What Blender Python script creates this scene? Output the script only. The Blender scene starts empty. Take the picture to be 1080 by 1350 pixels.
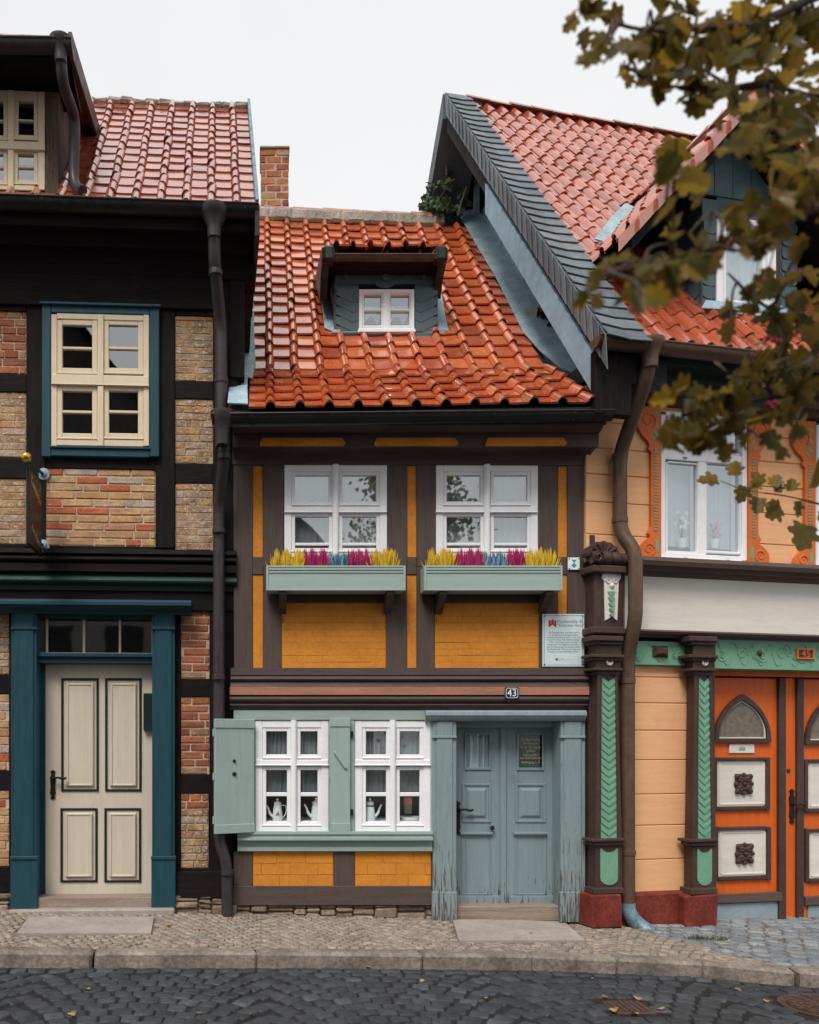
import bpy, bmesh, math, random
from mathutils import Vector, Matrix
random.seed(7)
R=math.radians
S=bpy.context.scene
# ---------------------------------------------------------------- camera, sky, sun
FPX,PX0,PY0,DC,HC=1130.0,345.0,985.0,7.15,1.39     # focal length and principal point in photo pixels, distance to the street front, eye height
cam=bpy.data.cameras.new('camera'); co=bpy.data.objects.new('camera',cam); S.collection.objects.link(co)
co.location=(0,-DC,HC); co.rotation_euler=(R(90),0,0)
cam.sensor_fit='HORIZONTAL'; cam.sensor_width=36; cam.lens=36*FPX/1080
cam.shift_x=(540-PX0)/1080; cam.shift_y=(PY0-675)/1080
cam.clip_start=.05; cam.clip_end=500
cam.dof.use_dof=True; cam.dof.focus_distance=7.1; cam.dof.aperture_fstop=3.4
S.camera=co
W=bpy.data.worlds.new("World"); S.world=W; W.use_nodes=True
n=W.node_tree.nodes; l=W.node_tree.links
bg=n['Background']; sky=n.new('ShaderNodeTexSky'); sky.sky_type='NISHITA'; sky.sun_disc=False
SUN_EL,SUN_AZ=R(54),R(205)
sky.sun_elevation=SUN_EL; sky.sun_rotation=SUN_AZ; sky.air_density=1; sky.dust_density=4
hs=n.new('ShaderNodeHueSaturation'); hs.inputs['Saturation'].default_value=.10
mx=n.new('ShaderNodeMixRGB'); mx.inputs[0].default_value=.86; mx.inputs[2].default_value=(7.95,8.05,8.12,1)
l.new(sky.outputs[0],hs.inputs['Color']); l.new(hs.outputs[0],mx.inputs[1])
tc=n.new('ShaderNodeTexCoord'); nz=n.new('ShaderNodeTexNoise'); nz.inputs['Scale'].default_value=1.6; nz.inputs['Detail'].default_value=4
mr=n.new('ShaderNodeMapRange'); mr.inputs[1].default_value=.3; mr.inputs[2].default_value=.7; mr.inputs[3].default_value=.93; mr.inputs[4].default_value=1.06
l.new(tc.outputs['Generated'],nz.inputs['Vector']); l.new(nz.outputs['Fac'],mr.inputs[0])
mu=n.new('ShaderNodeMixRGB'); mu.blend_type='MULTIPLY'; mu.inputs[0].default_value=1
l.new(mx.outputs[0],mu.inputs[1]); l.new(mr.outputs[0],mu.inputs[2]); l.new(mu.outputs[0],bg.inputs['Color'])
bg.inputs['Strength'].default_value=.093
sl=bpy.data.lights.new('sun','SUN'); sl.energy=2.4; sl.angle=R(25); sl.color=(1,.95,.88)
so=bpy.data.objects.new('sun',sl); S.collection.objects.link(so)
d=Vector((-math.sin(R(25))*math.cos(SUN_EL),-math.cos(R(25))*math.cos(SUN_EL),math.sin(SUN_EL)))  # towards the sun: behind and left of the viewer
so.rotation_euler=d.to_track_quat('Z','Y').to_euler()
S.view_settings.view_transform='Standard'; S.view_settings.look='None'; S.view_settings.exposure=.38; S.view_settings.gamma=1
S.render.engine='CYCLES'
# ---------------------------------------------------------------- helpers
WM={}
def thing(name,label,cat,loc,rz=0,group=None):
    o=bpy.data.objects.new(name,None); S.collection.objects.link(o); o.empty_display_size=.2
    o.location=loc; o.rotation_euler=(0,0,rz); WM[o.name]=Matrix.Translation(loc)@Matrix.Rotation(rz,4,'Z')
    tag(o,label,cat,group); return o
def tag(o,label,cat,group=None):
    o['label']=label; o['category']=cat
    if group: o['group']=group
    return o
class Frame:
    "a vertical working plane: u to the right, w out of the wall towards the street, v up"
    def __init__(s,x,y,th): s.M=Matrix.Translation((x,y,0))@Matrix.Rotation(th,4,'Z'); s.I=s.M.inverted(); s.c=s.I@Vector((0,-DC,HC))
    def pt(s,px,py,w=0):
        d=s.I.to_3x3()@Vector(((px-PX0)/FPX,1,(PY0-py)/FPX)); t=(-w-s.c.y)/d.y; p=s.c+d*t; return p.x,p.z
    def rect(s,r,w):
        x0,y0,x1,y1=r; ym=(y0+y1)/2; xm=(x0+x1)/2
        return s.pt(x0,ym,w)[0],s.pt(x1,ym,w)[0],s.pt(xm,y1,w)[1],s.pt(xm,y0,w)[1]
WORLD=Frame(0,0,0)
CM=[(x,y,z) for x in (0,1) for y in (0,1) for z in (0,1)]
def ci(x,y,z): return x*4+y*2+z
CF=[]
for a in range(3):
    b,c=(a+1)%3,(a+2)%3
    for s_ in (0,1):
        q=[]
        for (p,r) in ((0,0),(1,0),(1,1),(0,1)):
            k=[0,0,0]; k[a]=s_; k[b]=p; k[c]=r; q.append(ci(*k)*3+a)
        CF.append(tuple(q))
    for p in (0,1):
        for r in (0,1):
            k0=[0,0,0]; k0[b]=p; k0[c]=r; k1=list(k0); k1[a]=1
            CF.append((ci(*k0)*3+b,ci(*k1)*3+b,ci(*k1)*3+c,ci(*k0)*3+c))
for i in range(8): CF.append((i*3,i*3+1,i*3+2))
class MB:
    def __init__(s): s.v=[];s.f=[];s.m=[];s.s=[]
    def add(s,vs,fs,m=0,sm=False):
        o=len(s.v); s.v+= [tuple(p) for p in vs]; s.f+=[tuple(i+o for i in q) for q in fs]; s.m+=[m]*len(fs); s.s+=[sm]*len(fs); return s
    def box(s,lo,hi,c=.004,m=0,j=0,T=None):
        lo=[min(a,b) for a,b in zip(lo,hi)] if 0 else list(lo); hi=list(hi)
        for i in range(3):
            if lo[i]>hi[i]: lo[i],hi[i]=hi[i],lo[i]
        c=min([c]+[(hi[i]-lo[i])*.45 for i in range(3)]); vs=[]
        for k in CM:
            jj=[random.uniform(-j,j) for _ in range(3)]
            for a in range(3):
                p=[(hi[i] if k[i] else lo[i])+(0 if i==a else (-c if k[i] else c))+jj[i] for i in range(3)]
                p=Vector(p); vs.append(T@p if T else p)
        return s.add(vs,CF,m)
    def fbox(s,F,r,w0,w1,c=.004,m=0,j=0):
        u0,u1,v0,v1=F.rect(r,w1); return s.box((u0,-w1,v0),(u1,-w0,v1),c,m,j)
    def ring(s,F,o,i,w0,w1,c=.003,m=0):
        s.fbox(F,(o[0],o[1],i[0],o[3]),w0,w1,c,m); s.fbox(F,(i[2],o[1],o[2],o[3]),w0,w1,c,m)
        s.fbox(F,(i[0],o[1],i[2],i[1]),w0,w1-.0015,c,m); s.fbox(F,(i[0],i[3],i[2],o[3]),w0,w1-.0015,c,m); return s
    def prism(s,pts,ax,a0,a1,m=0,sm=False):
        "pts: 2D polygon; ax 'x': pts are (y,z) extruded in x; ax 'y': pts are (x,z)"
        g=(lambda p,a:(a,p[0],p[1])) if ax=='x' else ((lambda p,a:(p[0],a,p[1])) if ax=='y' else (lambda p,a:(p[0],p[1],a)))
        k=len(pts); vs=[g(p,a0) for p in pts]+[g(p,a1) for p in pts]
        s.add(vs,[tuple(range(k)),tuple(range(2*k-1,k-1,-1))],m); 
        o=len(s.v)-2*k
        for i in range(k):
            s.f.append((o+i,o+(i+1)%k,o+k+(i+1)%k,o+k+i)); s.m.append(m); s.s.append(sm)
        return s
    def mold(s,F,x0,x1,pw,back=-.1,m=0):
        "horizontal moulding: pw = [(pixel y, w)...] from top to bottom, run from pixel x0 to x1"
        xm=(x0+x1)/2; pts=[(-w,F.pt(xm,y,w)[1]) for y,w in pw]; pts=[(-back,pts[0][1])]+pts+[(-back,pts[-1][1])]
        w=max(p[1] for p in pw); ym=(pw[0][0]+pw[-1][0])/2
        return s.prism(pts,'x',F.pt(x0,ym,w)[0],F.pt(x1,ym,w)[0],m)
    def tube(s,P,r,n=12,m=0,bend=0,cap=True):
        P=[Vector(p) for p in P]; rr=r if isinstance(r,(list,tuple)) else [r]*len(P)
        if bend:
            Q=[P[0]];q=[rr[0]]
            for i in range(1,len(P)-1):
                a=P[i]+(P[i-1]-P[i]).normalized()*min(bend,(P[i-1]-P[i]).length*.48); b=P[i]+(P[i+1]-P[i]).normalized()*min(bend,(P[i+1]-P[i]).length*.48)
                for k in range(6):
                    t=k/5; Q.append(a*(1-t)**2+P[i]*2*t*(1-t)+b*t*t); q.append(rr[i])
            Q.append(P[-1]); q.append(rr[-1]); P,rr=Q,q
        t=(P[1]-P[0]).normalized(); a=t.orthogonal().normalized(); vs=[];N=len(P)
        for i,p in enumerate(P):
            t2=(P[min(i+1,N-1)]-P[max(i-1,0)]).normalized(); a=(a-t2*a.dot(t2)).normalized(); b=t2.cross(a)
            for k in range(n):
                g=2*math.pi*k/n; vs.append(p+(a*math.cos(g)+b*math.sin(g))*rr[i])
        fs=[(i*n+k,i*n+(k+1)%n,(i+1)*n+(k+1)%n,(i+1)*n+k) for i in range(N-1) for k in range(n)]
        s.add(vs,fs,m,True)
        if cap:
            o=len(s.v)-N*n
            s.f+=[tuple(o+k for k in range(n)),tuple(o+(N-1)*n+k for k in range(n))]; s.m+=[m]*2; s.s+=[False]*2
        return s
    def lathe(s,prof,c=(0,0,0),n=20,m=0,ax='z'):
        c=Vector(c); vs=[]
        for r,h in prof:
            for k in range(n):
                g=2*math.pi*k/n; a,b=r*math.cos(g),r*math.sin(g)
                vs.append(c+Vector((a,b,h) if ax=='z' else ((h,a,b) if ax=='x' else (a,-h,b))))
        N=len(prof); fs=[(i*n+k,i*n+(k+1)%n,(i+1)*n+(k+1)%n,(i+1)*n+k) for i in range(N-1) for k in range(n)]
        fs+=[tuple(range(n)),tuple(range((N-1)*n,N*n))]
        return s.add(vs,fs,m,True)
    def build(s,name,mats,parent=None,F=None,origin=None,cut=None,recalc=True,sharp=35):
        vs=[Vector(p) for p in s.v]
        if F: vs=[F.M@p for p in vs]
        if parent: I=WM[parent.name].inverted(); vs=[I@p for p in vs]
        elif origin is not None: o_=Vector(origin); vs=[p-o_ for p in vs]
        me=bpy.data.meshes.new(name); me.from_pydata(vs,[],s.f)
        for mm in (mats if isinstance(mats,(list,tuple)) else [mats]): me.materials.append(mm)
        me.polygons.foreach_set('material_index',s.m); me.polygons.foreach_set('use_smooth',s.s)
        if recalc or cut:
            bm=bmesh.new(); bm.from_mesh(me)
            for (cp,cn) in (cut or []):
                if parent: I=WM[parent.name].inverted(); cp=I@Vector(cp); cn=I.to_3x3()@Vector(cn)
                bmesh.ops.bisect_plane(bm,geom=bm.verts[:]+bm.edges[:]+bm.faces[:],plane_co=cp,plane_no=cn,clear_outer=True)
            if recalc: bmesh.ops.recalc_face_normals(bm,faces=bm.faces)
            if sharp:
                for e in bm.edges:
                    if len(e.link_faces)==2 and e.calc_face_angle(0)>R(sharp): e.smooth=False
            bm.to_mesh(me); bm.free()
        o=bpy.data.objects.new(name,me); S.collection.objects.link(o)
        if parent: o.parent=parent; WM[o.name]=WM[parent.name].copy()
        elif origin is not None: o.location=origin; WM[o.name]=Matrix.Translation(origin)
        else: WM[o.name]=Matrix.Identity(4)
        return o
def B(F,name,r,w0,w1,m,parent,c=.004,j=0): return MB().fbox(F,r,w0,w1,c,0,j).build(name,m,parent,F)
def text(s,size,F,px,py,w,m,parent,name='lettering',align='CENTER',ex=.0008,rot=None,sx=1,shear=0):
    cu=bpy.data.curves.new('t','FONT'); cu.body=s; cu.size=size; cu.align_x=align; cu.align_y='CENTER'; cu.extrude=ex; cu.resolution_u=3; cu.shear=shear; cu.space_line=1.0
    to=bpy.data.objects.new('t',cu); S.collection.objects.link(to); bpy.context.view_layer.update()
    me=bpy.data.meshes.new_from_object(to); bpy.data.objects.remove(to); bpy.data.curves.remove(cu)
    me.materials.clear(); me.materials.append(m); me.name=name
    if px is None: M=rot
    else:
        u,v=F.pt(px,py,w); M=F.M@Matrix.Translation((u,-w,v))@Matrix.Rotation(R(90),4,'X')@Matrix.Scale(sx,4,(1,0,0))
    me.transform(WM[parent.name].inverted()@M)
    o=bpy.data.objects.new(name,me); S.collection.objects.link(o); o.parent=parent; WM[o.name]=WM[parent.name].copy(); return o
# ---------------------------------------------------------------- materials
def mat(name,cols,rough=.6,var=.18,vs=3,st=(1,1,1),bump=.2,bs=40,wear=None,wt=.62,ws=(20,20,20),wz=None,const=False,metal=0,spec=.25,coat=0,dirt=0,bd=.004,stain=None):
    m=bpy.data.materials.new(name); m.use_nodes=True; nt=m.node_tree; n=nt.nodes; l=nt.links; p=n['Principled BSDF']
    if not isinstance(cols,list): cols=[cols]
    tc=n.new('ShaderNodeTexCoord'); mp=n.new('ShaderNodeMapping'); mp.inputs['Scale'].default_value=st; l.new(tc.outputs['Object'],mp.inputs[0])
    def noise(sc,det=5,vec=mp.outputs[0],ro=.6):
        x=n.new('ShaderNodeTexNoise'); x.inputs['Scale'].default_value=sc; x.inputs['Detail'].default_value=det; x.inputs['Roughness'].default_value=ro; l.new(vec,x.inputs['Vector']); return x.outputs['Fac']
    def rng(x,a,b,c,d):
        q=n.new('ShaderNodeMapRange'); q.inputs[1].default_value=a; q.inputs[2].default_value=b; q.inputs[3].default_value=c; q.inputs[4].default_value=d; l.new(x,q.inputs[0]); return q.outputs[0]
    def mix(f,a,b,t='MIX'):
        q=n.new('ShaderNodeMixRGB'); q.blend_type=t
        for i,x in ((0,f),(1,a),(2,b)):
            if hasattr(x,'links') or hasattr(x,'is_linked'): l.new(x,q.inputs[i])
            elif isinstance(x,(int,float)): q.inputs[i].default_value=x
            else: q.inputs[i].default_value=(*x[:3],1)
        return q.outputs[0]
    if len(cols)>1:
        g=n.new('ShaderNodeNewGeometry'); cr=n.new('ShaderNodeValToRGB'); cr.color_ramp.interpolation='CONSTANT' if const else 'LINEAR'
        e=cr.color_ramp.elements
        k=len(cols)
        e[0].position=0; e[0].color=(*cols[0],1); e[1].position=(1/k if const else 1/(k-1)); e[1].color=(*cols[1],1)
        for i in range(2,k):
            q=e.new(i/k if const else i/(k-1)); q.color=(*cols[i],1)
        l.new(g.outputs['Random Per Island'],cr.inputs[0]); c=cr.outputs[0]
    else:
        q=n.new('ShaderNodeRGB'); q.outputs[0].default_value=(*cols[0],1); c=q.outputs[0]
    v1=rng(noise(vs),.3,.7,1-var,1+var); c=mix(1.0,c,v1,'MULTIPLY')
    v2=rng(noise(vs*9,8),.35,.65,1-var*.7,1+var*.7); c=mix(1.0,c,v2,'MULTIPLY')
    if stain: c=mix(rng(noise(stain[1],6,tc.outputs['Object']),stain[2],stain[2]+.12,0,stain[3]),c,stain[0])
    if wear:
        m2=n.new('ShaderNodeMapping'); m2.inputs['Scale'].default_value=ws; l.new(tc.outputs['Object'],m2.inputs[0])
        wn=noise(1,7,m2.outputs[0],.65)
        if wz:   # more wear below a height
            sx=n.new('ShaderNodeSeparateXYZ'); l.new(tc.outputs['Object'],sx.inputs[0])
            zz=rng(sx.outputs[2],wz[0],wz[1],wz[2],0); ad=n.new('ShaderNodeMath'); ad.operation='ADD'; l.new(wn,ad.inputs[0]); l.new(zz,ad.inputs[1]); wn=ad.outputs[0]
        wf=rng(wn,wt,wt+.03,0,1); c=mix(wf,c,wear)
    l.new(c,p.inputs['Base Color'])
    p.inputs['Coat Weight'].default_value=coat; p.inputs['Coat Roughness'].default_value=.1; p.inputs['Coat IOR'].default_value=1.7; p.inputs['Metallic'].default_value=metal; p.inputs['Specular IOR Level'].default_value=spec
    rr=rng(noise(vs*3),.3,.7,max(rough-.12,.03),min(rough+.18,1)); l.new(rr,p.inputs['Roughness'])
    if bump:
        bn=n.new('ShaderNodeBump'); bn.inputs['Strength'].default_value=bump; bn.inputs['Distance'].default_value=bd; l.new(noise(bs,8,ro=.7),bn.inputs['Height'])
        if wear:
            b2=n.new('ShaderNodeBump'); b2.inputs['Strength'].default_value=.5; b2.inputs['Distance'].default_value=.003; b2.invert=True; l.new(wf,b2.inputs['Height']); l.new(bn.outputs[0],b2.inputs['Normal']); bn=b2
        l.new(bn.outputs[0],p.inputs['Normal'])
    return m
def glass_mat(name,k=.16,tint=(.93,.96,.97)):
    m=bpy.data.materials.new(name); m.use_nodes=True; n=m.node_tree.nodes; l=m.node_tree.links; n.remove(n['Principled BSDF'])
    tr=n.new('ShaderNodeBsdfTransparent'); tr.inputs[0].default_value=(*tint,1); gl=n.new('ShaderNodeBsdfGlossy'); gl.inputs['Roughness'].default_value=.015; gl.inputs['Color'].default_value=(.92,.97,1,1)
    fr=n.new('ShaderNodeFresnel'); fr.inputs[0].default_value=1.5; ad=n.new('ShaderNodeMath'); ad.operation='ADD'; ad.inputs[1].default_value=k; ad.use_clamp=True; l.new(fr.outputs[0],ad.inputs[0])
    tc=n.new('ShaderNodeTexCoord'); nz=n.new('ShaderNodeTexNoise'); nz.inputs['Scale'].default_value=3.5; nz.inputs['Detail'].default_value=1; l.new(tc.outputs['Object'],nz.inputs['Vector'])
    bp=n.new('ShaderNodeBump'); bp.inputs['Strength'].default_value=.06; bp.inputs['Distance'].default_value=.01; l.new(nz.outputs['Fac'],bp.inputs['Height']); l.new(bp.outputs[0],gl.inputs['Normal'])
    ge=n.new('ShaderNodeNewGeometry'); iv=n.new('ShaderNodeMath'); iv.operation='SUBTRACT'; iv.inputs[0].default_value=1; l.new(ge.outputs['Backfacing'],iv.inputs[1]); mq=n.new('ShaderNodeMath'); mq.operation='MULTIPLY'; l.new(ad.outputs[0],mq.inputs[0]); l.new(iv.outputs[0],mq.inputs[1])
    mx=n.new('ShaderNodeMixShader'); l.new(mq.outputs[0],mx.inputs[0]); l.new(tr.outputs[0],mx.inputs[1]); l.new(gl.outputs[0],mx.inputs[2]); l.new(mx.outputs[0],n['Material Output'].inputs[0]); return m
def leaf_mat(name,cols,tl=.35,rough=.38):
    m=mat(name,cols,rough=rough,var=.25,vs=12,bump=.1,bs=60); n=m.node_tree.nodes; l=m.node_tree.links; p=n['Principled BSDF']
    t=n.new('ShaderNodeBsdfTranslucent'); l.new(p.inputs['Base Color'].links[0].from_socket,t.inputs[0]); x=n.new('ShaderNodeMixShader'); x.inputs[0].default_value=tl
    l.new(p.outputs[0],x.inputs[1]); l.new(t.outputs[0],x.inputs[2]); l.new(x.outputs[0],n['Material Output'].inputs[0]); return m
def sheer_mat(name,col,tr=.4):
    m=bpy.data.materials.new(name); m.use_nodes=True; n=m.node_tree.nodes; l=m.node_tree.links; p=n['Principled BSDF']; p.inputs['Base Color'].default_value=(*col,1); p.inputs['Roughness'].default_value=.9
    t=n.new('ShaderNodeBsdfTransparent'); x=n.new('ShaderNodeMixShader'); x.inputs[0].default_value=tr
    l.new(p.outputs[0],x.inputs[1]); l.new(t.outputs[0],x.inputs[2]); l.new(x.outputs[0],n['Material Output'].inputs[0]); return m
V=(14,14,1.2); H=(1.2,14,14)
wv=dict(vs=2.2,st=V,bs=9,bump=.5); wh=dict(vs=2.2,st=H,bs=9,bump=.5)
M_=dict(
 brown_v=mat('brown_timber_upright',(.082,.058,.052),.6,wear=(.03,.022,.02),wt=.66,ws=(60,60,3),**wv), brown_h=mat('brown_timber_level',(.08,.056,.05),.6,wear=(.03,.022,.02),wt=.68,ws=(3,60,60),**wh),
 brown_m=mat('brown_moulding_paint',(.075,.05,.046),.5,**wh), pink=mat('pink_strip_paint',(.36,.16,.11),.6,**wh),
 ochre=mat('ochre_painted_brick',(.57,.215,.028),.7,.12,4,stain=((.30,.115,.02),3,.58,.4),bump=.45,bs=45,wear=(.22,.09,.02),wt=.7,ws=(9,9,60)), ochre_v=mat('ochre_painted_strip',(.57,.21,.027),.7,.15,4,bump=.4,bs=30,wear=(.1,.05,.02),wt=.7,ws=(50,50,12)),
 ochre_gap=mat('ochre_joint',(.42,.155,.022),.8),
 white=mat('white_window_paint',(.80,.80,.82),.45,.04,5,bump=.08,bs=30), 
 sage=mat('sage_green_paint',(.30,.385,.36),.5,.07,2.5,st=V,bump=.2,bs=10,stain=((.19,.23,.21),5,.62,.35),wear=(.14,.13,.11),wt=.745,ws=(40,40,6)), sage_h=mat('sage_green_paint_level',(.285,.365,.34),.5,.08,2.5,st=H,bump=.2,bs=10,wear=(.13,.12,.1),wt=.74,ws=(8,60,60)),
 boxgreen=mat('flower_box_paint',(.31,.395,.365),.45,.06,2.5,st=H,bump=.12,bs=10),
 door=mat('grey_blue_door_paint',(.20,.26,.285),.5,.08,2.2,st=V,bump=.3,bs=10,wear=(.06,.05,.04),wt=.69,ws=(70,70,5),wz=(0,.4,.14),stain=((.13,.165,.175),4,.6,.35)), 
 doorpost=mat('grey_blue_post_paint',(.21,.27,.29),.55,.1,2.2,st=V,bump=.4,bs=10,wear=(.09,.07,.05),wt=.64,ws=(95,95,4.5),wz=(-.15,.8,.18),stain=((.14,.17,.17),4,.6,.4)),
 raw=mat('bare_wood',(.26,.2,.16),.8,.25,2,st=H,bump=.5,bs=10), greywood=mat('weathered_grey_board',(.24,.36,.43),.75,.15,1.5,st=(1,1,1),bump=.3,bs=30,wear=(.12,.13,.13),wt=.7,ws=(3,3,22)),
 black_v=mat('black_timber_upright',(.012,.009,.009),.7,.3,spec=.1,wear=(.075,.055,.048),wt=.675,ws=(70,70,3),**{k:v for k,v in wv.items()}), black_h=mat('black_timber_level',(.012,.009,.009),.7,.3,spec=.1,wear=(.075,.055,.048),wt=.675,ws=(3,70,70),**wh),
 dkgreen=mat('dark_green_moulding',(.012,.035,.028),.5,**wh), teal=mat('teal_paint',(.014,.055,.076),.45,.14,2,st=V,bump=.2,bs=10), teal_h=mat('teal_paint_level',(.013,.050,.069),.45,.14,2,st=H,bump=.2,bs=10),
 beige=mat('beige_window_paint',(.66,.54,.39),.45,.05,3,bump=.08,bs=20), bdoor=mat('beige_door_paint',(.56,.49,.40),.42,.06,2,st=V,bump=.12,bs=10), bline=mat('dark_green_line_paint',(.008,.02,.018),.5),
 peach=mat('peach_board_paint',(.78,.42,.215),.6,.06,2,stain=((.50,.27,.14),1.6,.60,.35),st=H,bump=.3,bs=10,wear=(.30,.15,.07),wt=.70,ws=(7,60,60)), odoor=mat('orange_door_paint',(.62,.112,.014),.45,.1,2,st=V,bump=.2,bs=10), carve=mat('carved_orange_paint',(.60,.145,.03),.55,.12,8,bump=.2,bs=30),
 rbrown=mat('chocolate_paint',(.062,.036,.03),.5,.2,3,bump=.3,bs=20,wear=(.22,.17,.15),wt=.74,ws=(30,30,30)), rbrown_h=mat('chocolate_ledge_paint',(.10,.065,.055),.5,.2,2,st=H,bump=.3,bs=10,wear=(.25,.19,.16),wt=.7,ws=(8,60,60)),
 rgreen=mat('leaf_green_paint',(.16,.33,.23),.5,.1,5,bump=.25,bs=25), maroon=mat('dark_red_plinth_paint',(.15,.026,.017),.6,.4,5,bump=.5,bs=30,wear=(.4,.25,.2),wt=.765,ws=(14,14,14)),
 cream=mat('cream_band_paint',(.66,.62,.57),.6,.07,1.5,stain=((.40,.35,.30),1.8,.60,.35),st=H,bump=.2,bs=10,wear=(.20,.16,.13),wt=.70,ws=(4,60,60)), kick=mat('blue_grey_metal_plate',(.25,.31,.36),.45,.12,4,bump=.15),
 tile=mat('glazed_red_pantiles',[(.46,.088,.026),(.58,.13,.038),(.50,.10,.030),(.62,.17,.055),(.53,.112,.034),(.33,.07,.028),(.58,.14,.044)],.19,.16,5,bump=.10,bs=14,stain=((.20,.12,.045),2.3,.60,.6),spec=.9,coat=.9),
 tile_l=mat('pale_red_pantiles',[(.28,.060,.032),(.40,.10,.055),(.33,.075,.040),(.43,.125,.07),(.23,.05,.028)],.17,.18,5,bump=.12,bs=14,spec=1,coat=1), tile_r=mat('smooth_red_pantiles',[(.34,.070,.030),(.45,.105,.048),(.39,.085,.036),(.28,.058,.027)],.16,.1,5,bump=.02,bs=8,spec=1,coat=1),
 mortar=mat('grey_mortar',(.33,.29,.25),.9,.3,6,bump=.8,bs=30,bd=.02), slate=mat('grey_slates',[(.10,.122,.14),(.14,.165,.185),(.085,.105,.12),(.18,.2,.215)],.5,.16,5,bump=.35,bs=22), slate_b=mat('dark_blue_slates',[(.065,.10,.118),(.082,.12,.138),(.073,.11,.128)],.45,.12,5,bump=.25,bs=22),
 lead=mat('zinc_flashing',(.29,.39,.44),.5,.25,6,bump=.5,bs=9,bd=.01,wear=(.16,.22,.25),wt=.66,ws=(5,5,14)), zinc=mat('galvanised_zinc',(.19,.28,.34),.45,.4,9,bump=.2,metal=.5),
 gutter_d=mat('dark_gutter_metal',(.028,.026,.026),.35,.2,4,bump=.1,metal=.3), pipe_l=mat('dark_brown_pipe',(.05,.04,.042),.42,.2,2,bump=.08,metal=.2), pipe_r=mat('copper_brown_pipe',(.115,.07,.05),.4,.18,2,bump=.08,metal=.25,wear=(.35,.3,.27),wt=.76,ws=(16,16,16)),
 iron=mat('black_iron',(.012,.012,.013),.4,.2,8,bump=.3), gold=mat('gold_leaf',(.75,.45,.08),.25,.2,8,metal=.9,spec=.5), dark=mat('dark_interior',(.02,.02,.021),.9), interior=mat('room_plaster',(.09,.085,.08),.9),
 redbrick=mat('red_bricks',[(.32,.105,.05),(.24,.07,.04),(.38,.14,.07),(.30,.10,.055),(.34,.19,.11),(.27,.08,.05)],.85,.3,9,bump=.9,bs=35,bd=.01,wear=(.48,.38,.31),wt=.665,ws=(22,22,30),const=True),
 tanbrick=mat('tan_bricks',[(.44,.25,.125),(.50,.30,.155),(.42,.32,.25),(.48,.27,.125),(.42,.225,.12),(.42,.12,.05),(.50,.32,.18),(.40,.115,.055),(.45,.28,.15),(.46,.26,.13)],.85,.28,9,bump=.9,bs=35,bd=.01,wear=(.58,.48,.40),wt=.645,ws=(24,24,34),const=True),
 washbrick=mat('limewashed_bricks',[(.36,.215,.115),(.43,.265,.14),(.39,.275,.195),(.40,.225,.105),(.34,.215,.14)],.9,.4,9,bump=1,bs=30,bd=.016,wear=(.54,.46,.40),wt=.565,ws=(30,30,46),const=True),
 lime=mat('pale_lime_mortar',(.50,.385,.29),.9,.2,8,bump=.7,bs=40,bd=.008), tanm=mat('tan_mortar',(.38,.29,.20),.9,.3,8,bump=.9,bs=35,bd=.01), stone=mat('rubble_stones',[(.22,.16,.12),(.30,.22,.16),(.15,.11,.09),(.33,.27,.22)],.9,.35,7,bump=1,bs=18,bd=.02),
 earth=mat('brown_earth_joint',(.17,.135,.105),.95,.4,9,bump=.8,bs=40), ground=mat('ground_earth',(.10,.09,.08),.95,.2,2),
 sett=mat('dark_basalt_setts',[(.030,.034,.040),(.041,.046,.054),(.034,.038,.043),(.052,.058,.067),(.038,.043,.051),(.072,.082,.094)],.5,.35,14,bump=.55,bs=26,bd=.008), joint=mat('dark_road_joint',(.020,.019,.018),.95,.4,20,bump=.6),
 cob=mat('tan_pavement_setts',[(.26,.21,.175),(.21,.175,.15),(.32,.26,.22),(.25,.20,.16),(.29,.25,.215)],.85,.3,14,bump=.7,bs=40,bd=.006), bluecob=mat('blue_grey_cobbles',[(.18,.20,.22),(.24,.26,.275),(.15,.17,.19),(.25,.23,.21)],.7,.28,12,bump=.7,bs=30,bd=.008),
 slab=mat('granite_slab',(.32,.275,.25),.8,.16,3,bump=.5,bs=60), kerb=mat('granite_kerbstones',[(.205,.17,.145),(.24,.20,.17),(.18,.15,.13),(.22,.185,.16)],.85,.42,4,bump=.8,bs=45,bd=.008),
 rust=mat('rusty_cast_iron',(.075,.045,.036),.6,.3,12,bump=.7,bs=40), enamel=mat('white_enamel',(.55,.66,.68),.3,.05,4,bump=.03,spec=.5), red=mat('red_print',(.45,.012,.015),.5), ink=mat('grey_print',(.12,.14,.15),.6), navy=mat('navy_enamel',(.012,.03,.06),.3), whitep=mat('white_print',(.8,.82,.83),.4), cyan=mat('cyan_print',(.04,.30,.42),.4),
 notice=mat('dark_green_notice',(.008,.02,.016),.4), yel=mat('yellow_print',(.85,.62,.2),.5), greenp=mat('green_print',(.03,.2,.1),.5), pot=mat('white_porcelain',(.88,.88,.86),.2,.03,4,bump=0,spec=.5), potb=mat('pattern_glaze',(.15,.12,.14),.3), potr=mat('rose_glaze',(.5,.16,.14),.3),
 bark=mat('brown_bark',(.085,.062,.045),.85,.3,6,bump=.9,bs=22,bd=.02), berry=mat('red_berry_skin',(.42,.012,.03),.25,.2,8,bump=0,spec=.5), 
 hy=mat('yellow_heather',[(.62,.40,.02),(.72,.50,.05),(.5,.3,.015)],.8), hm=mat('magenta_heather',[(.36,.018,.11),(.46,.04,.17),(.27,.012,.07)],.8), hb=mat('blue_heather',[(.03,.12,.17),(.06,.2,.26),(.35,.5,.55)],.8), soil=mat('potting_soil',(.03,.022,.016),.95),
 oppwall=mat('pale_rough_render',(.24,.225,.20),.9), opproof=mat('dark_brown_roof',(.03,.024,.022),.7),
)
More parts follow.
